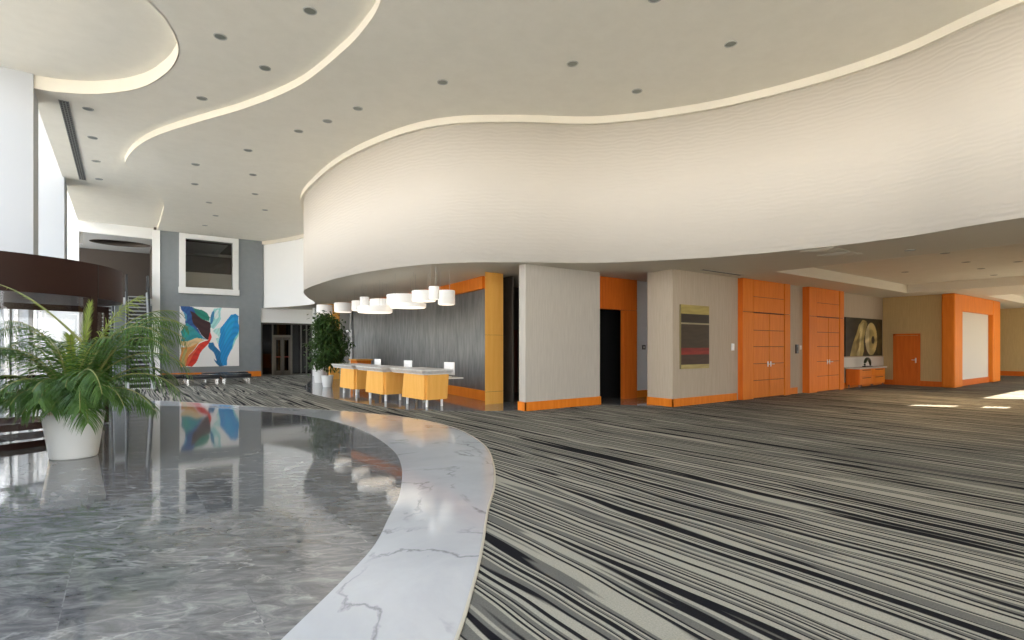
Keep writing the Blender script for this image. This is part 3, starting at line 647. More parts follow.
wall_box('wall_wing_end', 38.5,38.7, -0.5,12.5, 0,ZS, M['olive'], 'beige wall at the far end of the wing')
wall_box('baseboard_wing_end', 38.46,38.5, -0.5,12.5, 0,0.25, M['wood2'], 'orange baseboard at the far end of the wing', 'baseboard')
wall_box('wall_bay_back', ox1-0.3,38.6, 10.0,10.2, 0,ZS, M['olive'], 'beige wall beyond the orange frame')
wall_box('wall_bay_side', ox1-0.3,ox1-0.1, YO+0.3,10.2, 0,ZS, M['olive'], 'beige return wall behind the orange frame')
# south wall of the wing with its windows (out of the picture on the right)
bm = NB(); SYW = 0.0; wins = [(20.85,21.5,2.78,3.62),(24.6,29.6,0.0,3.05),(32.5,43.5,0.0,3.3)]
x = 14.0
for a, b, z0, z1 in wins:
    box(bm, x,a, SYW-0.2,SYW, 0,ZS); box(bm, a,b, SYW-0.2,SYW, z1,ZS)
    if z0 > 0: box(bm, a,b, SYW-0.2,SYW, 0,2.2); box(bm, a,b, SYW-0.2,SYW, 2.6,z0)
    x = b
box(bm, x,46, SYW-0.2,SYW, 0,ZS)
struct('wall_south', bm, M['olive'], 'south wall of the wing with tall windows', 'wall')
for k, (a, b, z0, z1) in enumerate(wins):
    root = bpy.data.objects.new('window_%d' % (9+k), None); C.objects.link(root); root.location = (a,-0.1,z0); root['kind'] = 'structure'; root['label'] = ('narrow slit window high in the south wall of the wing','wide full-height window of the wing casting the large sun patch','widest window at the far end of the wing')[k]; root['category'] = 'window'
    bm = NB(); box(bm, a,b,-0.106,-0.094,z0,z1); obj('pane', bm, M['glass'], root)
    bm = NB(); box(bm, a,a+0.05,-0.14,-0.06,z0,z1); box(bm, b-0.05,b,-0.14,-0.06,z0,z1); box(bm, a,b,-0.14,-0.06,z1-0.05,z1); obj('frame', bm, M['chrome'], root)
portal('daylight_portal_wing', (27.1,-0.3,1.55), (H,0,0), 5.0, 3.05)
portal('daylight_portal_wing_far', (38,-0.3,1.6), (H,0,0), 11.0, 3.3)

# ------------------------------------------------------------------ reception back wall
RW = catmull([(8.47,12.8),(8.62,14.0),(8.78,15.6),(8.90,18.0),(8.92,20.6),(8.75,23.0),(8.62,24.2)], 8)
bm = NB(); ribbon(bm, RW, 0, ZS, -0.2)
struct('wall_reception', bm, M['slate'], 'curved slate grey textured wall behind the reception counters', 'wall')
bm = NB(); ribbon(bm, RW, 0.006, 0.30, 0.04)
struct('baseboard_reception', bm, M['wood'], 'orange baseboard of the slate grey reception wall', 'baseboard', smooth=40)
bm = NB(); ribbon(bm, RW, 3.26, ZS, 0.12)
struct('trim_reception_header', bm, M['wood'], 'orange wooden band along the top of the slate grey wall', 'trim', smooth=40)
def pillar(x0, x1, y0, y1, label, sk0=0.0, sk1=0.0):
    def q(i): return [(x0+i,y0+i),(x1-i,y0+i),(x1+sk1-i,y1-i),(x0+sk0+i,y1-i)]
    r = thing('wooden_pillar', label, 'pillar', ((x0+x1)/2,(y0+y1)/2,0))
    for z0, z1 in ((0.35,1.9),(1.905,ZS-0.005)):
        bm = NB(); prism(bm, q(0),z0,z1); obj('panel', bm, M['pine'], r)
    bm = NB(); prism(bm, q(0.01),0.3,ZS-0.01); obj('core', bm, M['woodgap'], r)
    bm = NB(); prism(bm, q(0),0.006,0.342); obj('plinth', bm, M['pine'], r)
pillar(U2X(485,12.05)[0], U2X(503.2,12.05)[0], 12.05,12.8, 'tall orange wooden pillar at the right end of the reception wall', 0.515, 0.3)
pillar(8.0,8.45, 25.6,26.0, 'slim orange wooden pillar behind the ficus')
# ------------------------------------------------------------------ paintings (colour on the canvas as an attribute)
def inside(p, poly):
    x, y = p; c = False; n = len(poly)
    for i in range(n):
        x1, y1 = poly[i]; x2, y2 = poly[(i+1) % n]
        if (y1 > y) != (y2 > y) and x < (x2-x1)*(y-y1)/(y2-y1)+x1: c = not c
    return c
def paintmat(name):
    m = mat(name, (1,1,1), 0.5, spec=0.3); N, L, B = nodes(m)
    a = N.new('ShaderNodeAttribute'); a.attribute_name = 'paint'; L.new(a.outputs['Color'], B.inputs['Base Color']); return m
def painting(label, corner, ux, W, Hh, nx, ny, fn, depth=0.05, side=(0.5,0.48,0.42)):
    """corner: lower left of the front; ux: unit vector along the width; the front faces ux x z"""
    ux = Vector(ux); up = Vector((0,0,1)); nrm = ux.cross(up)
    r = thing('painting', label, 'painting', tuple(Vector(corner)+ux*W/2))
    c = Vector(corner)
    bm = NB(); A = [c, c+ux*W, c+ux*W-nrm*depth, c-nrm*depth]
    loft(bm, [[a-nrm*0.002+up*z for a in A] for z in (0, Hh)]); obj('stretcher', bm, mat('canvas_edge', side, 0.8), r)
    bm = NB(); G = [[bm.verts.new(c+ux*(W*i/nx)+up*(Hh*j/ny)) for i in range(nx+1)] for j in range(ny+1)]
    for j in range(ny):
        for i in range(nx): bm.faces.new((G[j][i],G[j][i+1],G[j+1][i+1],G[j+1][i]))
    cols = [fn(i/nx, 1-j/ny) for j in range(ny+1) for i in range(nx+1)]
    me = bpy.data.meshes.new('canvas'); bm.to_mesh(me); bm.free(); me.materials.append(paintmat('paint_'+label.split()[0]))
    at = me.color_attributes.new('paint', 'FLOAT_COLOR', 'POINT')
    at.data.foreach_set('color', [v for c_ in cols for v in (*c_, 1.0)])
    o = bpy.data.objects.new('canvas', me); C.objects.link(o); o.parent = r; o.matrix_parent_inverse = r.matrix_basis.inverted()
    return r
def sh(pts): return [((x-72)/478, (y-95)/473) for x, y in pts]
A_sh = [
 (sh([(380,340),(340,290),(352,275),(400,250),(430,230),(470,200),(410,300),(390,410),(350,350)]), (0.45,0.75,0.72)),
 (sh([(340,97),(405,97),(392,180),(345,275),(318,262),(290,232),(320,180)]), (0.35,0.68,0.66)),
 (sh([(362,110),(385,110),(380,165),(350,190),(345,160)]), (0.70,0.86,0.80)),
 (sh([(330,130),(345,110),(350,160),(320,230),(305,240)]), (0.05,0.22,0.40)),
 (sh([(78,95),(182,95),(200,150),(170,160),(190,250),(275,350),(235,340),(120,225),(104,150)]), (0.03,0.10,0.30)),
 (sh([(140,240),(180,250),(270,345),(220,330)]), (0.04,0.12,0.38)),
 (sh([(100,130),(120,160),(130,215),(108,190)]), (0.10,0.35,0.55)),
 (sh([(78,290),(130,222),(185,275),(268,345),(200,348),(90,372)]), (0.03,0.30,0.36)),
 (sh([(90,300),(120,260),(150,300),(110,345)]), (0.03,0.38,0.34)),
 (sh([(178,98),(235,118),(292,152),(314,182),(300,212),(240,182),(190,150)]), (0.02,0.22,0.16)),
 (sh([(150,130),(185,140),(250,185),(305,220),(320,290),(305,335),(282,352),(190,250),(165,190)]), (0.055,0.025,0.03)),
 (sh([(82,372),(210,346),(265,350),(210,392),(130,420),(90,400)]), (0.75,0.55,0.30)),
 (sh([(80,420),(150,405),(215,385),(150,470),(118,568),(75,568)]), (0.72,0.32,0.10)),
 (sh([(98,430),(125,425),(110,568),(90,568)]), (0.50,0.42,0.16)),
 (sh([(288,352),(318,292),(322,330),(290,390),(165,568),(112,566),(150,475),(215,395),(262,362)]), (0.70,0.045,0.03)),
 (sh([(150,480),(240,385),(180,470),(130,560),(118,560)]), (0.80,0.15,0.07)),
 (sh([(296,372),(335,375),(385,450),(425,568),(400,568),(352,490),(330,440),(298,405)]), (0.02,0.16,0.36)),
 (sh([(340,500),(385,530),(405,568),(385,568)]), (0.02,0.14,0.30)),
 (sh([(540,180),(550,180),(548,330),(500,400),(480,440)]), (0.25,0.66,0.66)),
 (sh([(382,345),(400,255),(450,190),(478,150),(515,135),(545,155),(550,230),(540,310),(490,400),(440,568),(412,568),(385,440)]), (0.02,0.27,0.62)),
 (sh([(430,240),(500,160),(520,200),(470,330),(430,400)]), (0.02,0.33,0.66)),
]
def f_big(u, v):
    ju, jv = u+0.012*math.sin(23*v+9*u), v+0.012*math.sin(19*u-7*v)
    c = (0.90,0.89,0.88)
    for poly, col in A_sh:
        if inside((ju,jv), poly): c = col
    s = 0.88+0.24*abs(math.sin(31*(u*0.8+v)+5*math.sin(9*u)))
    return tuple(min(0.85, x*s) for x in c) if c[0] < 0.89 or c[1] < 0.88 else c
bx0 = U2X(179.6,YB-0.06)[0]; bx1 = U2X(239,YB-0.06)[0]; dm = U2X(209,YB)[1]
painting('large square abstract painting of blue, red and teal paint sweeps on the dark grey wall', (bx0,YB-0.06,zat(366.5,dm)), (1,0,0), bx1-bx0, zat(307.3,dm)-zat(366.5,dm), 140, 140, f_big, side=(0.7,0.7,0.68))
def f_band(u, v):
    n = 0.95+0.12*math.sin(70*v+1.2*math.sin(9*u))*math.sin(5*u+30*v)
    if v < 0.14: c = (0.42,0.33,0.10)
    elif v < 0.28: c = (0.035,0.026,0.018)
    elif v < 0.305: c = (0.34,0.30,0.18)
    elif v < 0.67: c = (0.055,0.038,0.022)
    elif v < 0.73: c = (0.20,0.022,0.014)
    elif v < 0.78: c = (0.26,0.025,0.016)
    elif v < 0.935: c = (0.06,0.034,0.022)
    else: c = (0.45,0.36,0.14)
    return tuple(x*n for x in c)
qx0 = U2X(681,YP-0.05)[0]; qx1 = U2X(709,YP-0.05)[0]
painting('tall narrow painting of gold, dark brown and red bands on the taupe wall', (qx0,YP-0.055,zat(369,14.1)), (1,0,0), qx1-qx0, zat(304.5,14.1)-zat(369,14.1), 40, 160, f_band, side=(0.2,0.16,0.07))
def f_gold(u, v):
    c = (0.035,0.028,0.012)
    a = sh2([(175,212),(192,216),(196,228),(186,270),(180,300),(182,340),(175,365),(122,365),(132,320),(150,268),(160,235)])
    if inside((u,v), a): c = (0.40,0.31,0.11)
    if inside((u,v), sh2([(166,235),(182,222),(172,280),(162,365),(150,365),(158,290)])): c = (0.60,0.50,0.24)
    if inside((u,v), sh2([(150,300),(165,260),(160,330),(150,350)])): c = (0.22,0.16,0.05)
    e = ((u*160+105-214)/27)**2+((v*160+205-292)/70)**2
    if e < 1: c = (0.55,0.44,0.18) if e > 0.35 else (0.42,0.33,0.12)
    if e < 1 and u*160+105 < 205: c = (0.66,0.57,0.32)
    if ((u*160+105-222)/7)**2+((v*160+205-296)/17)**2 < 1: c = (0.012,0.01,0.006)
    if 243 < u*160+105 and ((u*160+105-250)/14)**2+((v*160+205-290)/70)**2 < 1 and c[0] < 0.05: c = (0.09,0.065,0.02)
    n = 0.85+0.25*math.sin(15*u+9*v+2*math.sin(11*v))
    return tuple(x*n for x in c)
def sh2(p): return [((x-105)/160, (y-205)/160) for x, y in p]
gx0_ = U2X(845.5,YP-0.05)[0]; gx1_ = U2X(882,YP-0.05)[0]; dg = U2X(864,YP)[1]
painting('dark painting of two gold rounded shapes above the wooden console', (gx0_,YP-0.055,zat(356,dg)), (1,0,0), gx1_-gx0_, zat(318.5,dg)-zat(356,dg), 110, 70, f_gold, side=(0.03,0.025,0.02))

# ------------------------------------------------------------------ reception counters
def counter(x, y, label, group='reception counters'):
    r = thing('reception_counter', label, 'counter', (x,y,0), group)
    w_, l_ = 0.70, 1.36
    bm = NB(); b0 = [(x+0.0,y),(x+w_,y+0.02),(x+w_,y+l_),(x-0.06,y+l_)]; t0 = [(x-0.01,y-0.03),(x+w_+0.03,y-0.02),(x+w_+0.03,y+l_-0.08),(x-0.05,y+l_-0.10)]
    loft(bm, [[(*p,0.20) for p in b0],[(*p,0.86) for p in t0]])
    bmesh.ops.bevel(bm, geom=[e for e in bm.edges if abs(e.verts[0].co.z-e.verts[1].co.z) > 0.3], offset=0.07, segments=4, affect='EDGES')
    obj('body', bm, M['maple'], r, smooth=35)
    o2 = [(x-0.16,y-0.14),(x+w_+0.07,y-0.12),(x+w_+0.07,y+1.78),(x-0.16,y+1.86)]
    o1 = [(x-0.07,y-0.06),(x+w_+0.05,y-0.05),(x+w_+0.05,y+1.78),(x-0.09,y+1.86)]
    bm = NB(); loft(bm, [[(*p,0.855) for p in o1],[(*p,0.875) for p in o1],[(*p,0.955) for p in o2],[(*p,0.985) for p in o2]])
    obj('worktop', bm, M['ctop'], r)
    for lx, ly in ((x+0.10,y+0.10),(x+0.56,y+0.14),(x+0.06,y+1.18),(x+0.56,y+1.18)):
        bm = NB(); lathe(bm, lx,ly, [(0.035,0.006),(0.035,0.205)], 20); obj('leg', bm, M['plastic'], r, smooth=40)
    bm = NB(); box(bm, x+0.72,x+1.24, y+0.15,y+0.95, 0.71,0.74); obj('shelf', bm, M['ctop'], r)
    bm = NB(); box(bm, x+0.55,x+0.61, y+1.66,y+1.72, 0.006,0.86); obj('support', bm, M['chrome'], r)
counter(6.28,12.34,'nearest reception counter, orange with pale stone top, closest to the orange pillar')
counter(6.03,14.42,'middle reception counter, orange with pale stone top')
counter(6.0,16.72,'farthest reception counter, orange with pale stone top, next to the ficus')
# white monitors on the shelves behind the counters
def onray(u, X, z):
    y, d = Yon(u, X); return (X, y, z)
def monitor(loc, rz, label):
    r = thing('computer_monitor', label, 'monitor', loc, 'white monitors behind the counters', rz)
    def ch(name, bm, m, sm=None, par=None):
        me = bpy.data.meshes.new(name); bmesh.ops.recalc_face_normals(bm, faces=bm.faces); bm.to_mesh(me); bm.free(); me.materials.append(m)
        if sm: me.polygons.foreach_set('use_smooth', [True]*len(me.polygons)); me.set_sharp_from_angle(angle=math.radians(sm))
        o = bpy.data.objects.new(name, me); C.objects.link(o); o.parent = par or r; return o
    bm = NB(); box(bm, -0.22,0.22,-0.012,0.012,0.06,0.41,0.006); loft(bm, [[(-0.12,-0.012,0.12),(0.12,-0.012,0.12),(0.12,-0.012,0.35),(-0.12,-0.012,0.35)],[(-0.09,-0.035,0.15),(0.09,-0.035,0.15),(0.09,-0.035,0.32),(-0.09,-0.035,0.32)]])
    ch('housing', bm, M['plastic'], 30)
    bm = NB(); box(bm, -0.205,0.205,0.012,0.015,0.085,0.395); ch('screen', bm, M['black'])
    bm = NB(); tube(bm, [(0,-0.05,0.01),(0,-0.05,0.12),(0,-0.03,0.22)], 0.016, 10); ch('stem', bm, M['plastic'], 60)
    bm = NB(); lathe(bm, 0,-0.03, [(0.10,0.0),(0.10,0.008),(0.03,0.014)], 28); ch('base', bm, M['plastic'], 40)
    return r
m1 = monitor(onray(377.7,7.13,0.74), math.radians(-84), 'white monitor back seen above the farthest reception counter')
copy_thing(m1, onray(408,7.16,0.74), 'white monitor back seen above the middle reception counter', math.radians(-82))
copy_thing(m1, onray(449.3,7.32,0.74), 'white monitor back just right of the nearest reception counter', math.radians(-80))

# ------------------------------------------------------------------ pendant drums over the counters
def drum(u, X, vt, vb, wpx, label, lit=True):
    y, d = Yon(u, X); zt = zat(vt, d); zb = zat(vb, d); r = wpx*d/F/2
    zt = min(zt, ZS-0.08)
    t = thing('pendant_lamp', label, 'lamp', (X,y,ZS), 'white drum pendants over the reception')
    bm = NB(); lathe(bm, X,y, [(r-0.012,zb),(r,zb+0.005),(r,zt-0.005),(r-0.012,zt)], 40); obj('lamp_shade', bm, M['shade'], t, smooth=40)
    bm = NB(); lathe(bm, X,y, [(r-0.03,zb-0.012),(r-0.02,zb)], 40); obj('diffuser', bm, M['lit'], t, smooth=40)
    for a in (0.5,2.6,4.7):
        bm = NB(); px, py = X+0.7*r*math.cos(a), y+0.7*r*math.sin(a); tube(bm, [(px,py,zt-0.01),(px,py,ZS)], 0.0025, 6); obj('cable', bm, M['ring'], t)
for a in (
 (324.5,7.2,305.0,314,15,'small round white drum pendant directly above the ficus, farthest left'),
 (343,7.0,303,312,17,'round white drum pendant second from the left, right of the ficus'),
 (361,6.9,301,310.5,18,'white drum pendant third from the left, behind the narrow tall one'),
 (364.5,6.5,297,306.5,9,'narrow tall white drum pendant left of the middle of the row'),
 (383,6.9,299.5,308,26,'wide flat white drum pendant left of the widest one'),
 (375,6.3,306.5,312.5,34,'thin white disc pendant hanging lowest at the left of the row'),
 (405,6.9,295,305,36,'widest white drum pendant in the middle of the row'),
 (424,6.8,291,301,24,'white drum pendant right of the widest one'),
 (434,6.3,286.5,299,10.5,'narrow tall white drum pendant near the right end of the row'),
 (446.5,7.0,290.5,304.5,17,'drum pendant at the right end of the row, by the orange band'),
 (408,6.4,303.5,307.5,36,'thin white disc pendant under the widest drum')): drum(*a)

# ------------------------------------------------------------------ plants
def leaf_strip(bm, base, d, up, L, W, droop, seg=3):
    side = d.cross(up).normalized(); p = base.copy(); rows = []
    dd = d.copy()
    for k in range(seg+1):
        t = k/seg; w = W*(0.55+0.9*t if t < 0.45 else (1-t)/0.55)*0.5; w = max(w, 0.0008)
        rows.append((bm.verts.new(p-side*w), bm.verts.new(p+side*w)))
        dd = (dd+Vector((0,0,-droop/seg))).normalized(); p = p+dd*(L/seg)
    for a, b in zip(rows[:-1], rows[1:]): bm.faces.new((a[0],a[1],b[1],b[0]))
rgt = Vector((math.cos(YAW), -math.sin(YAW), 0)); dep = Vector((math.sin(YAW), math.cos(YAW), 0))
def frond(parent, base, az, elev, L, droop, leafL, m, n=34, start=0.22, wid=0.015, folded=0.0):
    """az: 0 = to the right of the photo, 90 = away from the viewer"""
    a = math.radians(az); hor = rgt*math.cos(a)+dep*math.sin(a)
    e = math.radians(elev); d = hor*math.cos(e)+Vector((0,0,math.sin(e)))
    K = 26; p = Vector(base); pts = [p.copy()]; dirs = [d.copy()]
    for k in range(K):
        t = k/K; d = (d+Vector((0,0,-droop*(0.25+1.5*t)/K))).normalized(); p = p+d*(L/K); pts.append(p.copy()); dirs.append(d.copy())
    bm = NB(); tube(bm, pts, [0.016*(1-0.85*k/K)+0.002 for k in range(K+1)], 6)
    st = obj('frond', bm, M['rachis'], parent, smooth=60)
    bm = NB()
    for i in range(n):
        t = start+(1-start)*(i+0.5)/n; f = t*K; k = min(int(f), K-1); q = pts[k].lerp(pts[k+1], f-k); dr = dirs[k]
        sd = dr.cross(Vector((0,0,1)))
        sd = sd.normalized() if sd.length > 0.05 else Vector((-hor.y,hor.x,0))
        upv = sd.cross(dr).normalized()
        ll = leafL*(0.55+0.9*math.sin(math.pi*min(1,(t-start)/(1-start)*0.86+0.12)))*random.uniform(0.85,1.1)*0.75
        for s in (-1,1):
            fw = 0.45+0.55*t+folded
            dl = (sd*s+dr*fw+upv*random.uniform(0.05,0.35)).normalized()
            leaf_strip(bm, q, dl, upv, ll, wid, random.uniform(0.8,1.7)*(1-0.5*min(1,folded)))
    lf = obj('leaflet', bm, m, st)
    return st
def planter(cx, cy, r0, r1, h, root, soilz=0.06):
    bm = NB(); lathe(bm, cx,cy, [(r0*0.94,0.006),(r0,0.02),(r0+(r1-r0)*0.5,h*0.5),(r1*0.995,h-0.035),(r1,h-0.03),(r1,h-0.004),(r1-0.012,h),(r1-0.03,h),(r1-0.045,h-soilz-0.02)], 64)
    p = obj('planter', bm, M['pot'], root, smooth=35)
    bm = NB(); lathe(bm, cx,cy, [(r1-0.046,h-soilz-0.03),(r1-0.046,h-soilz),(0.05,h-soilz+0.02)], 32); obj('soil', bm, M['soil'], root)
PX, PY = -0.57, 9.89
pp = thing('potted_palm', 'large potted palm with arching fronds in a tapered white planter on marble', 'plant', (PX,PY,0))
planter(PX, PY, 0.275, 0.365, 0.655, pp)
P0 = Vector((PX,PY,0.60))
bm = NB()
for k in range(7):
    a = 2*math.pi*k/7; b = P0+Vector((0.10*math.cos(a),0.10*math.sin(a),-0.02)); tube(bm, [b,b+Vector((0.03*math.cos(a),0.03*math.sin(a),0.25)),b+Vector((0.07*math.cos(a),0.07*math.sin(a),0.5))], [0.022,0.018,0.012], 8)
obj('stem', bm, M['rachis'], pp, smooth=60)
def fb(): return P0+Vector((random.uniform(-.1,.1),random.uniform(-.1,.1),0.05))
FR = [ # az, elev, length, droop, leaf length, material, folded
 (70,84,1.60,0.3,0.20,'palmy',1.3),(150,82,1.5,0.5,0.22,'palmy',1.0),(20,78,1.9,1.6,0.42,'palmy',0.2),
 (30,58,1.5,2.2,0.40,'palm',0),(-25,48,1.35,2.2,0.40,'palm',0),(10,30,1.25,1.5,0.36,'palm',0),(200,34,1.15,1.8,0.38,'palm',0),(170,30,1.3,1.6,0.38,'palm',0),(-70,52,1.2,2.5,0.42,'palm',0),(-120,50,1.15,2.4,0.42,'palm',0),(-95,52,1.2,2.6,0.42,'palm',0),(-50,50,1.3,2.4,0.42,'palm',0),
 (4,71,2.15,2.6,0.55,'palm',0),(-4,72,2.1,2.6,0.55,'palm',0),(12,75,2.1,2.5,0.5,'palm',0),(176,72,2.1,2.6,0.5,'palm',0),(190,66,1.9,2.6,0.5,'palm',0),
 (2,70,2.25,2.3,0.50,'palm',0),(-14,66,2.15,2.5,0.52,'palm',0),(15,60,2.0,2.4,0.50,'palm',0),(35,72,2.2,2.0,0.48,'palm',0),(-35,58,1.7,2.6,0.48,'palm',0),
 (6,48,1.75,2.0,0.45,'palm',0),(-8,38,1.55,1.7,0.42,'palm',0),
 (180,62,1.9,2.4,0.50,'palm',0),(195,52,1.6,2.3,0.48,'palm',0),(160,64,2.0,2.2,0.50,'palm',0),(172,46,1.6,2.0,0.46,'palm',0),(205,44,1.3,2.1,0.42,'palm',0),(186,74,1.8,2.0,0.46,'palm',0),
 (-60,60,1.35,2.6,0.46,'palm',0),(-90,62,1.3,2.9,0.48,'palm',0),(-115,58,1.35,2.6,0.46,'palm',0),(-75,44,1.05,2.3,0.40,'palm',0),(-105,42,1.1,2.4,0.40,'palm',0),(-45,40,1.2,2.3,0.42,'palm',0),(-140,45,1.25,2.3,0.42,'palm',0),
 (60,66,1.9,2.0,0.46,'palm',0),(95,70,1.8,1.8,0.46,'palm',0),(125,66,1.9,2.0,0.46,'palm',0),(-20,75,1.5,2.2,0.42,'palm',0),(-160,70,1.5,2.2,0.44,'palm',0),(-90,78,1.5,2.6,0.44,'palm',0)]
frond(pp, P0+rgt*0.12+Vector((0,0,1.05)), 178, 44, 1.5, 0.55, 0.11, M['palmy'], n=40, folded=1.6, start=0.3)
for az, el, L_, dr_, ll, mm, fo in FR:
    if -125 < az < -55: L_ *= 0.82; el += 6
    if 80 < az < 160: L_ *= 0.75
    frond(pp, fb(), az, el, L_, dr_, ll, M[mm], n=54, folded=fo, start=0.18 if fo < 1 else 0.35)
def bushy(root, cx, cy, h0, h1, rad, nleaf, m, L=0.13, W=0.06, lean=0.0):
    bm = NB(); z0 = h0
    br = []
    for k in range(26):
        a = random.uniform(0,2*math.pi); t = k/25; zz = h0+(h1-h0)*t; rr = rad*(0.35+0.75*math.sin(math.pi*min(1,0.15+0.85*t))) * random.uniform(0.5,1.0)
        br.append(Vector((cx+lean*t+rr*math.cos(a), cy+rr*math.sin(a), zz)))
    tube(bm, [(cx,cy,0.35),(cx+0.02,cy,h0*0.7),(cx+lean*0.3,cy,(h0+h1)/2),(cx+lean,cy,h1-0.25)], [0.035,0.03,0.02,0.008], 8)
    for b in br: tube(bm, [(cx+lean*0.2,cy,max(0.55,b.z-0.55)),((cx+b.x)/2,(cy+b.y)/2,b.z-0.15),b], [0.012,0.008,0.003], 5)
    obj('trunk', bm, M['bark'], root, smooth=60)
    bm = NB()
    for i in range(nleaf):
        b = random.choice(br); q = b+Vector((random.gauss(0,0.17),random.gauss(0,0.17),random.gauss(0,0.16)))
        d = Vector((random.uniform(-1,1),random.uniform(-1,1),random.uniform(-0.8,0.3))).normalized(); leaf_strip(bm, q, d, Vector((random.uniform(-.4,.4),random.uniform(-.4,.4),1)).normalized(), L*random.uniform(0.7,1.2), W, 0.5)
    obj('foliage', bm, m, root)
FX, FY = 6.43, 20.93
fp = thing('potted_ficus', 'dark green ficus tree in a white pot at the left end of the counters', 'plant', (FX,FY,0))
planter(FX, FY, 0.17, 0.23, 0.46, fp); bushy(fp, FX, FY, 0.95, 2.62, 0.62, 5200, M['ficus'], 0.16, 0.075)
qx, qy = 6.95, 23.6
bm = NB(); q = tag(bpy.data.objects.new('planter', None), 'white pot half hidden behind the ficus', 'planter'); C.objects.link(q); q.location = (qx,qy,0)
bm.free(); planter(qx, qy, 0.24, 0.30, 0.62, q)
# white framed opening and orange cabinet left of the slate wall
wall_box('wall_reception_return', 8.80,10.5, 25.0,25.2, 0,ZS, mat('grey_return_wall',(0.30,0.30,0.29),0.7), 'grey wall left of the slate wall')
fr = thing('door_frame', 'thin white frame behind the ficus, left of the slate wall', 'frame', (8.4,23.6,0))
bm = NB(); y0, d0 = Yon(351.2,8.5); box(bm, 8.44,8.52, y0-0.04,y0+0.04, 0.006,2.35); obj('post', bm, M['plastic'], fr)
bm = NB(); box(bm, 8.45,8.51, y0,y0+0.7, 2.27,2.35); obj('rail', bm, M['plastic'], fr)
cbx = thing('low_cabinet', 'small orange cabinet behind the farthest reception counter', 'cabinet', (8.1,21.9,0))
bm = NB(); box(bm, 7.75,8.35, 21.3,22.1, 0.08,1.0,0.01); obj('body', bm, M['wood'], cbx)
bm = NB(); box(bm, 7.68,8.40, 21.25,22.15, 1.0,1.05,0.008); obj('top', bm, M['maple'], cbx)
bm = NB(); box(bm, 7.82,8.3, 21.36,22.04, 0.006,0.08); obj('plinth', bm, M['woodgap'], cbx)

# ------------------------------------------------------------------ benches by the big painting
def bench(x, y, label, W=1.75, D=0.62):
    r = thing('bench', label, 'bench', (x,y,0), 'black benches under the painting')
    bm = NB(); box(bm, x,x+W, y,y+D, 0.28,0.42,0.03); obj('seat', bm, M['leather'], r, smooth=40)
    bm = NB(); box(bm, x+0.03,x+W-0.03, y+0.03,y+D-0.03, 0.24,0.28); obj('frame', bm, M['black'], r)
    for lx in (x+0.10,x+W-0.10):
        for ly in (y+0.06,y+D-0.06):
            bm = NB(); box(bm, lx-0.03,lx+0.03, ly-0.03,ly+0.03, 0.0,0.24); obj('leg', bm, M['chrome'], r)
xs = [U2X(u,26.2)[0] for u in (186,215,250)]
bench(U2X(158,25.6)[0], 25.6, 'black bench farthest left under the big painting, partly behind palm fronds', 1.05)
bench(U2X(185,24.9)[0], 24.9, 'black bench with steel legs, second from the left under the big painting', 1.25)
bench(U2X(222,24.9)[0], 24.9, 'black bench with steel legs, farthest right under the big painting', 1.12)
bench(U2X(203,26.6)[0], 26.6, 'black bench in the second row, close to the dark grey wall', 1.8)

# ------------------------------------------------------------------ console with its bowl
cn = thing('console_cabinet', 'low orange wooden console with drawers under the gold-shape painting', 'cabinet', (24,8.4,0))
kx0 = U2X(859.5,8.22)[0]; kx1 = U2X(885,8.22)[0]
bm = NB(); box(bm, kx0,kx1, 8.24,8.68, 0.14,0.74); obj('body', bm, M['wood2'], cn)
bm = NB(); box(bm, kx0-0.06,kx1+0.1, 8.18,8.69, 0.74,0.79,0.008); obj('top', bm, mat('console_stone_top',(0.62,0.58,0.50),0.25), cn)
mid = (kx0+kx1)/2
for a, b in ((kx0+0.02,mid-0.01),(mid+0.01,kx1-0.02)):
    for z0, z1 in ((0.16,0.44),(0.46,0.73)):
        bm = NB(); box(bm, a,b, 8.215,8.24, z0,z1,0.004); dw = obj('drawer', bm, M['wood'], cn)
        bm = NB(); box(bm, (a+b)/2-0.35,(a+b)/2+0.35, 8.19,8.215, z1-0.05,z1-0.03); obj('handle', bm, M['woodgap'], dw)
for lx in (kx0+0.1,mid,kx1-0.1):
    for ly in (8.28,8.62): bm = NB(); lathe(bm, lx,ly, [(0.022,0.0),(0.028,0.145)], 12); obj('leg', bm, M['chrome'], cn)
wall_box('wall_backsplash', kx0-0.6,XF, 8.695,8.72, 0.79,1.16, mat('pale_wainscot',(0.66,0.63,0.57),0.6), 'pale strip between console and gold-shape painting')
sx = U2X(867.5,8.42)[0]
scp = thing('sculpture', 'small dark arched sculpture on the console top', 'sculpture', (sx,8.42,0.79))
bm = NB(); tube(bm, [(sx+0.27*math.cos(t),8.42,0.84+0.26*math.sin(t)) for t in [math.pi*k/14 for k in range(15)]], [0.028+0.035*math.sin(math.pi*k/14) for k in range(15)], 10); obj('arch', bm, mat('dark_green_bronze',(0.05,0.06,0.035),0.35,0.4), scp, smooth=60)
bm = NB(); box(bm, sx-0.33,sx+0.33, 8.36,8.48, 0.79,0.83,0.005); obj('base', bm, M['black'], scp)

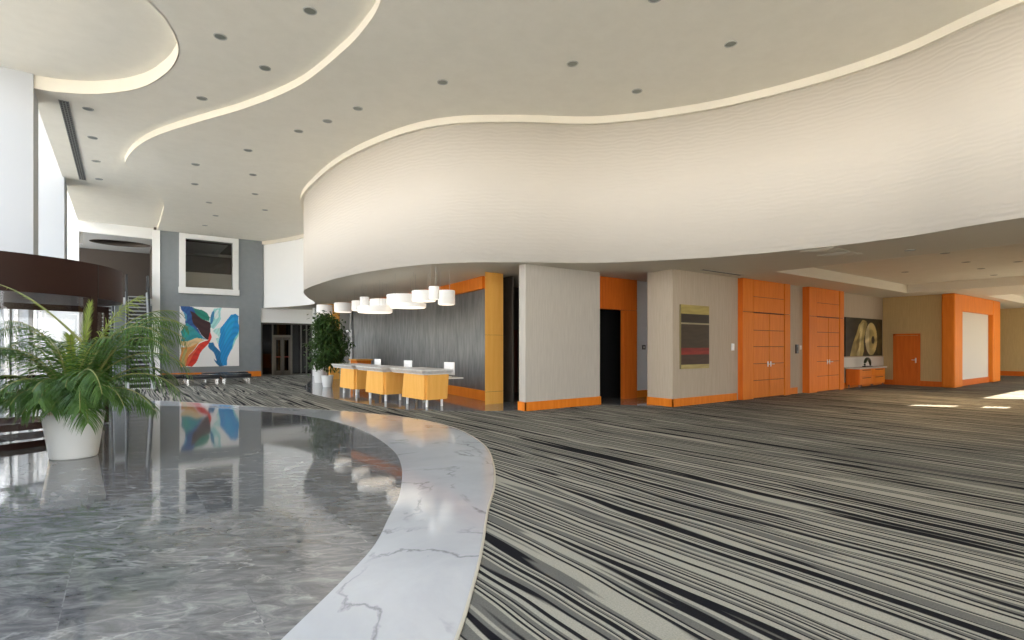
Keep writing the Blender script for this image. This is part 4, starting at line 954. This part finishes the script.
# ------------------------------------------------------------------ wall fittings
def plate(name, label, cat, u, Y, v0, v1, wpx, m, dep_=0.02, extra=None):
    x, d = U2X(u, Y); W = wpx*d/F; r = thing(name, label, cat, (x,Y,0))
    z0, z1 = zat(v1,d), zat(v0,d)
    bm = NB(); box(bm, x-W/2,x+W/2, Y-dep_,Y, z0,z1,0.004); obj('plate', bm, m, r)
    bm = NB(); box(bm, x-W*0.22,x+W*0.22, Y-dep_-0.008,Y-dep_, z0+(z1-z0)*0.3,z1-(z1-z0)*0.3,0.002); obj('button', bm, extra or M['nickel'], r)
plate('wall_switch', 'pale switch plate on the taupe wall left of the first tall door', 'switch', 732.5, YP, 343.5,350.5, 5, M['plastic'])
plate('wall_intercom', 'black intercom panel on the wall between the two tall doors', 'intercom', 796.2, YP, 344.5,353.5, 4.2, M['black'], 0.05, M['rubber'])
plate('wall_switch', 'small pale switch plate right of the black intercom', 'switch', 800.5, YP, 345.5,349.5, 3, M['plastic'])
plate('wall_switch', 'dark switch plate on the recessed wall left of the pillar', 'switch', 643.5, 10.95, 345,349.5, 5, mat('grey_metal_plate',(0.12,0.12,0.115),0.4,0.5))
# ------------------------------------------------------------------ ceiling fittings
def un(u, v, z):
    d = F*(1.6-z)/(v-346); x = (u-512)/F*d; s, c = math.sin(YAW), math.cos(YAW); return x*c+d*s, -x*s+d*c
dl = None
def downlight(u, v, z, r, label, group, lit=0):
    x, y = un(u, v, z)
    t = thing('downlight', label, 'downlight', (x,y,z), group)
    if lit and x < 22:
        l = bpy.data.lights.new('fill_spot', 'SPOT'); l.spot_size = 1.75; l.spot_blend = 0.7; l.energy = lit; l.color = (1.0,0.72,0.42); l.shadow_soft_size = 0.08  # warm fill spot added under a fixture that looks unlit
        lo = bpy.data.objects.new('fill_spot', l); C.objects.link(lo); lo.parent = t; lo.location = (0,0,-0.03)
    bm = NB(); lathe_ring(bm, x, y, z, r); obj('trim_ring', bm, M['ring'], t, smooth=50)
    bm = NB(); lathe(bm, x,y, [(r*0.30,z-0.004),(r*0.80,z-0.006),(r*0.82,z-0.001)], 24); obj('lamp', bm, M['can'], t, smooth=50)
def lathe_ring(bm, x, y, z, r):
    pr = [(r*0.80,z-0.002),(r*0.84,z-0.014),(r*0.97,z-0.012),(r,z-0.001)]
    R = [[bm.verts.new(p) for p in circ(x,y,q,zz,28)] for q, zz in pr]
    for a, b in zip(R[:-1],R[1:]):
        for i in range(28): bm.faces.new((a[i],a[(i+1)%28],b[(i+1)%28],b[i]))
hi = [(310,10.7),(220.3,36.5),(265,68),(201.8,98.2),(88,108.8),(92.6,137.6),(96,161),(99,179)]
lo_ = [(298.5,131),(248,150.2),(252.8,174.7),(195.4,164.3),(194.8,184),(255,194),(209,202.5),(215.6,215.6),(204.8,225.4),(265,210),(357.8,108.3),(327.4,121),(442.5,82),(572.5,63.6),(637,91),(730.8,43.8),(655,-2)]
for i, (u, v) in enumerate(hi): downlight(u, v, ZM, 0.115, 'small round recessed downlight in the upper ceiling by the window columns', 'downlights in the upper ceiling')
for i, (u, v) in enumerate(lo_): downlight(u, v, ZL, 0.115, 'small round recessed downlight in the lobby ceiling right of the S-shaped step', 'downlights in the lower lobby ceiling')
for u, v in ((945,253),(981,268.5),(910,250),(1018,261.5),(994,275),(905,272),(966,262)):
    x, y = un(u, v, ZS); inc = 14.3 < x < 24 and 1.6 < y < 7.35
    downlight(u, v, ZS+0.30 if inc else ZS, 0.10, 'small round downlight in the low ceiling of the right wing', 'downlights in the wing', 165)
gr = thing('ceiling_grille', 'long dark slotted air grille in the ceiling beside the window columns', 'grille', (-1.15,19.8,ZM))
bm = NB(); box(bm, -1.20,-1.03, 16.15,23.4, ZM-0.006,ZM-0.001); obj('backing', bm, M['grille'], gr)
bm = NB()
for k in range(4): x = -1.2+k*0.0567; box(bm, x-0.008,x+0.008, 16.13,23.42, ZM-0.02,ZM-0.004)
for k in range(50): y = 16.15+7.25*k/49; box(bm, -1.20,-1.03, y-0.008,y+0.008, ZM-0.014,ZM-0.005)
obj('frame', bm, mat('grille_bars',(0.2,0.2,0.185),0.5), gr)
sg = thing('slot_diffuser', 'dark linear slot diffuser in the low ceiling above the red and gold painting', 'vent', (13,8.3,ZS))
bm = NB(); box(bm, 12.35,14.2, 8.26,8.36, ZS-0.006,ZS-0.001); obj('slot', bm, M['grille'], sg)
bm = NB(); box(bm, 12.33,14.22, 8.24,8.262, ZS-0.012,ZS-0.001); box(bm, 12.33,14.22, 8.358,8.38, ZS-0.012,ZS-0.001); obj('frame', bm, M['ring'], sg)
for k, (x, y, lab) in enumerate(((11.98,5.15,'flat square ceiling air panel nearer the curved wall edge'),(12.75,5.15,'flat square ceiling air panel farther from the curved wall edge'))):
    ap = thing('air_panel', lab, 'vent', (x,y,ZS), 'square air panels in the low ceiling')
    bm = NB(); box(bm, x-0.33,x+0.33, y-0.33,y+0.33, ZS-0.012,ZS-0.001,0.003); obj('frame', bm, M['lowceil'], ap)
    for j in range(3): s = 0.28-0.08*j; bm = NB(); box(bm, x-s,x+s,y-s,y+s, ZS-0.018-0.004*j,ZS-0.012-0.004*j,0.002); obj('louver', bm, M['lowceil'], ap)
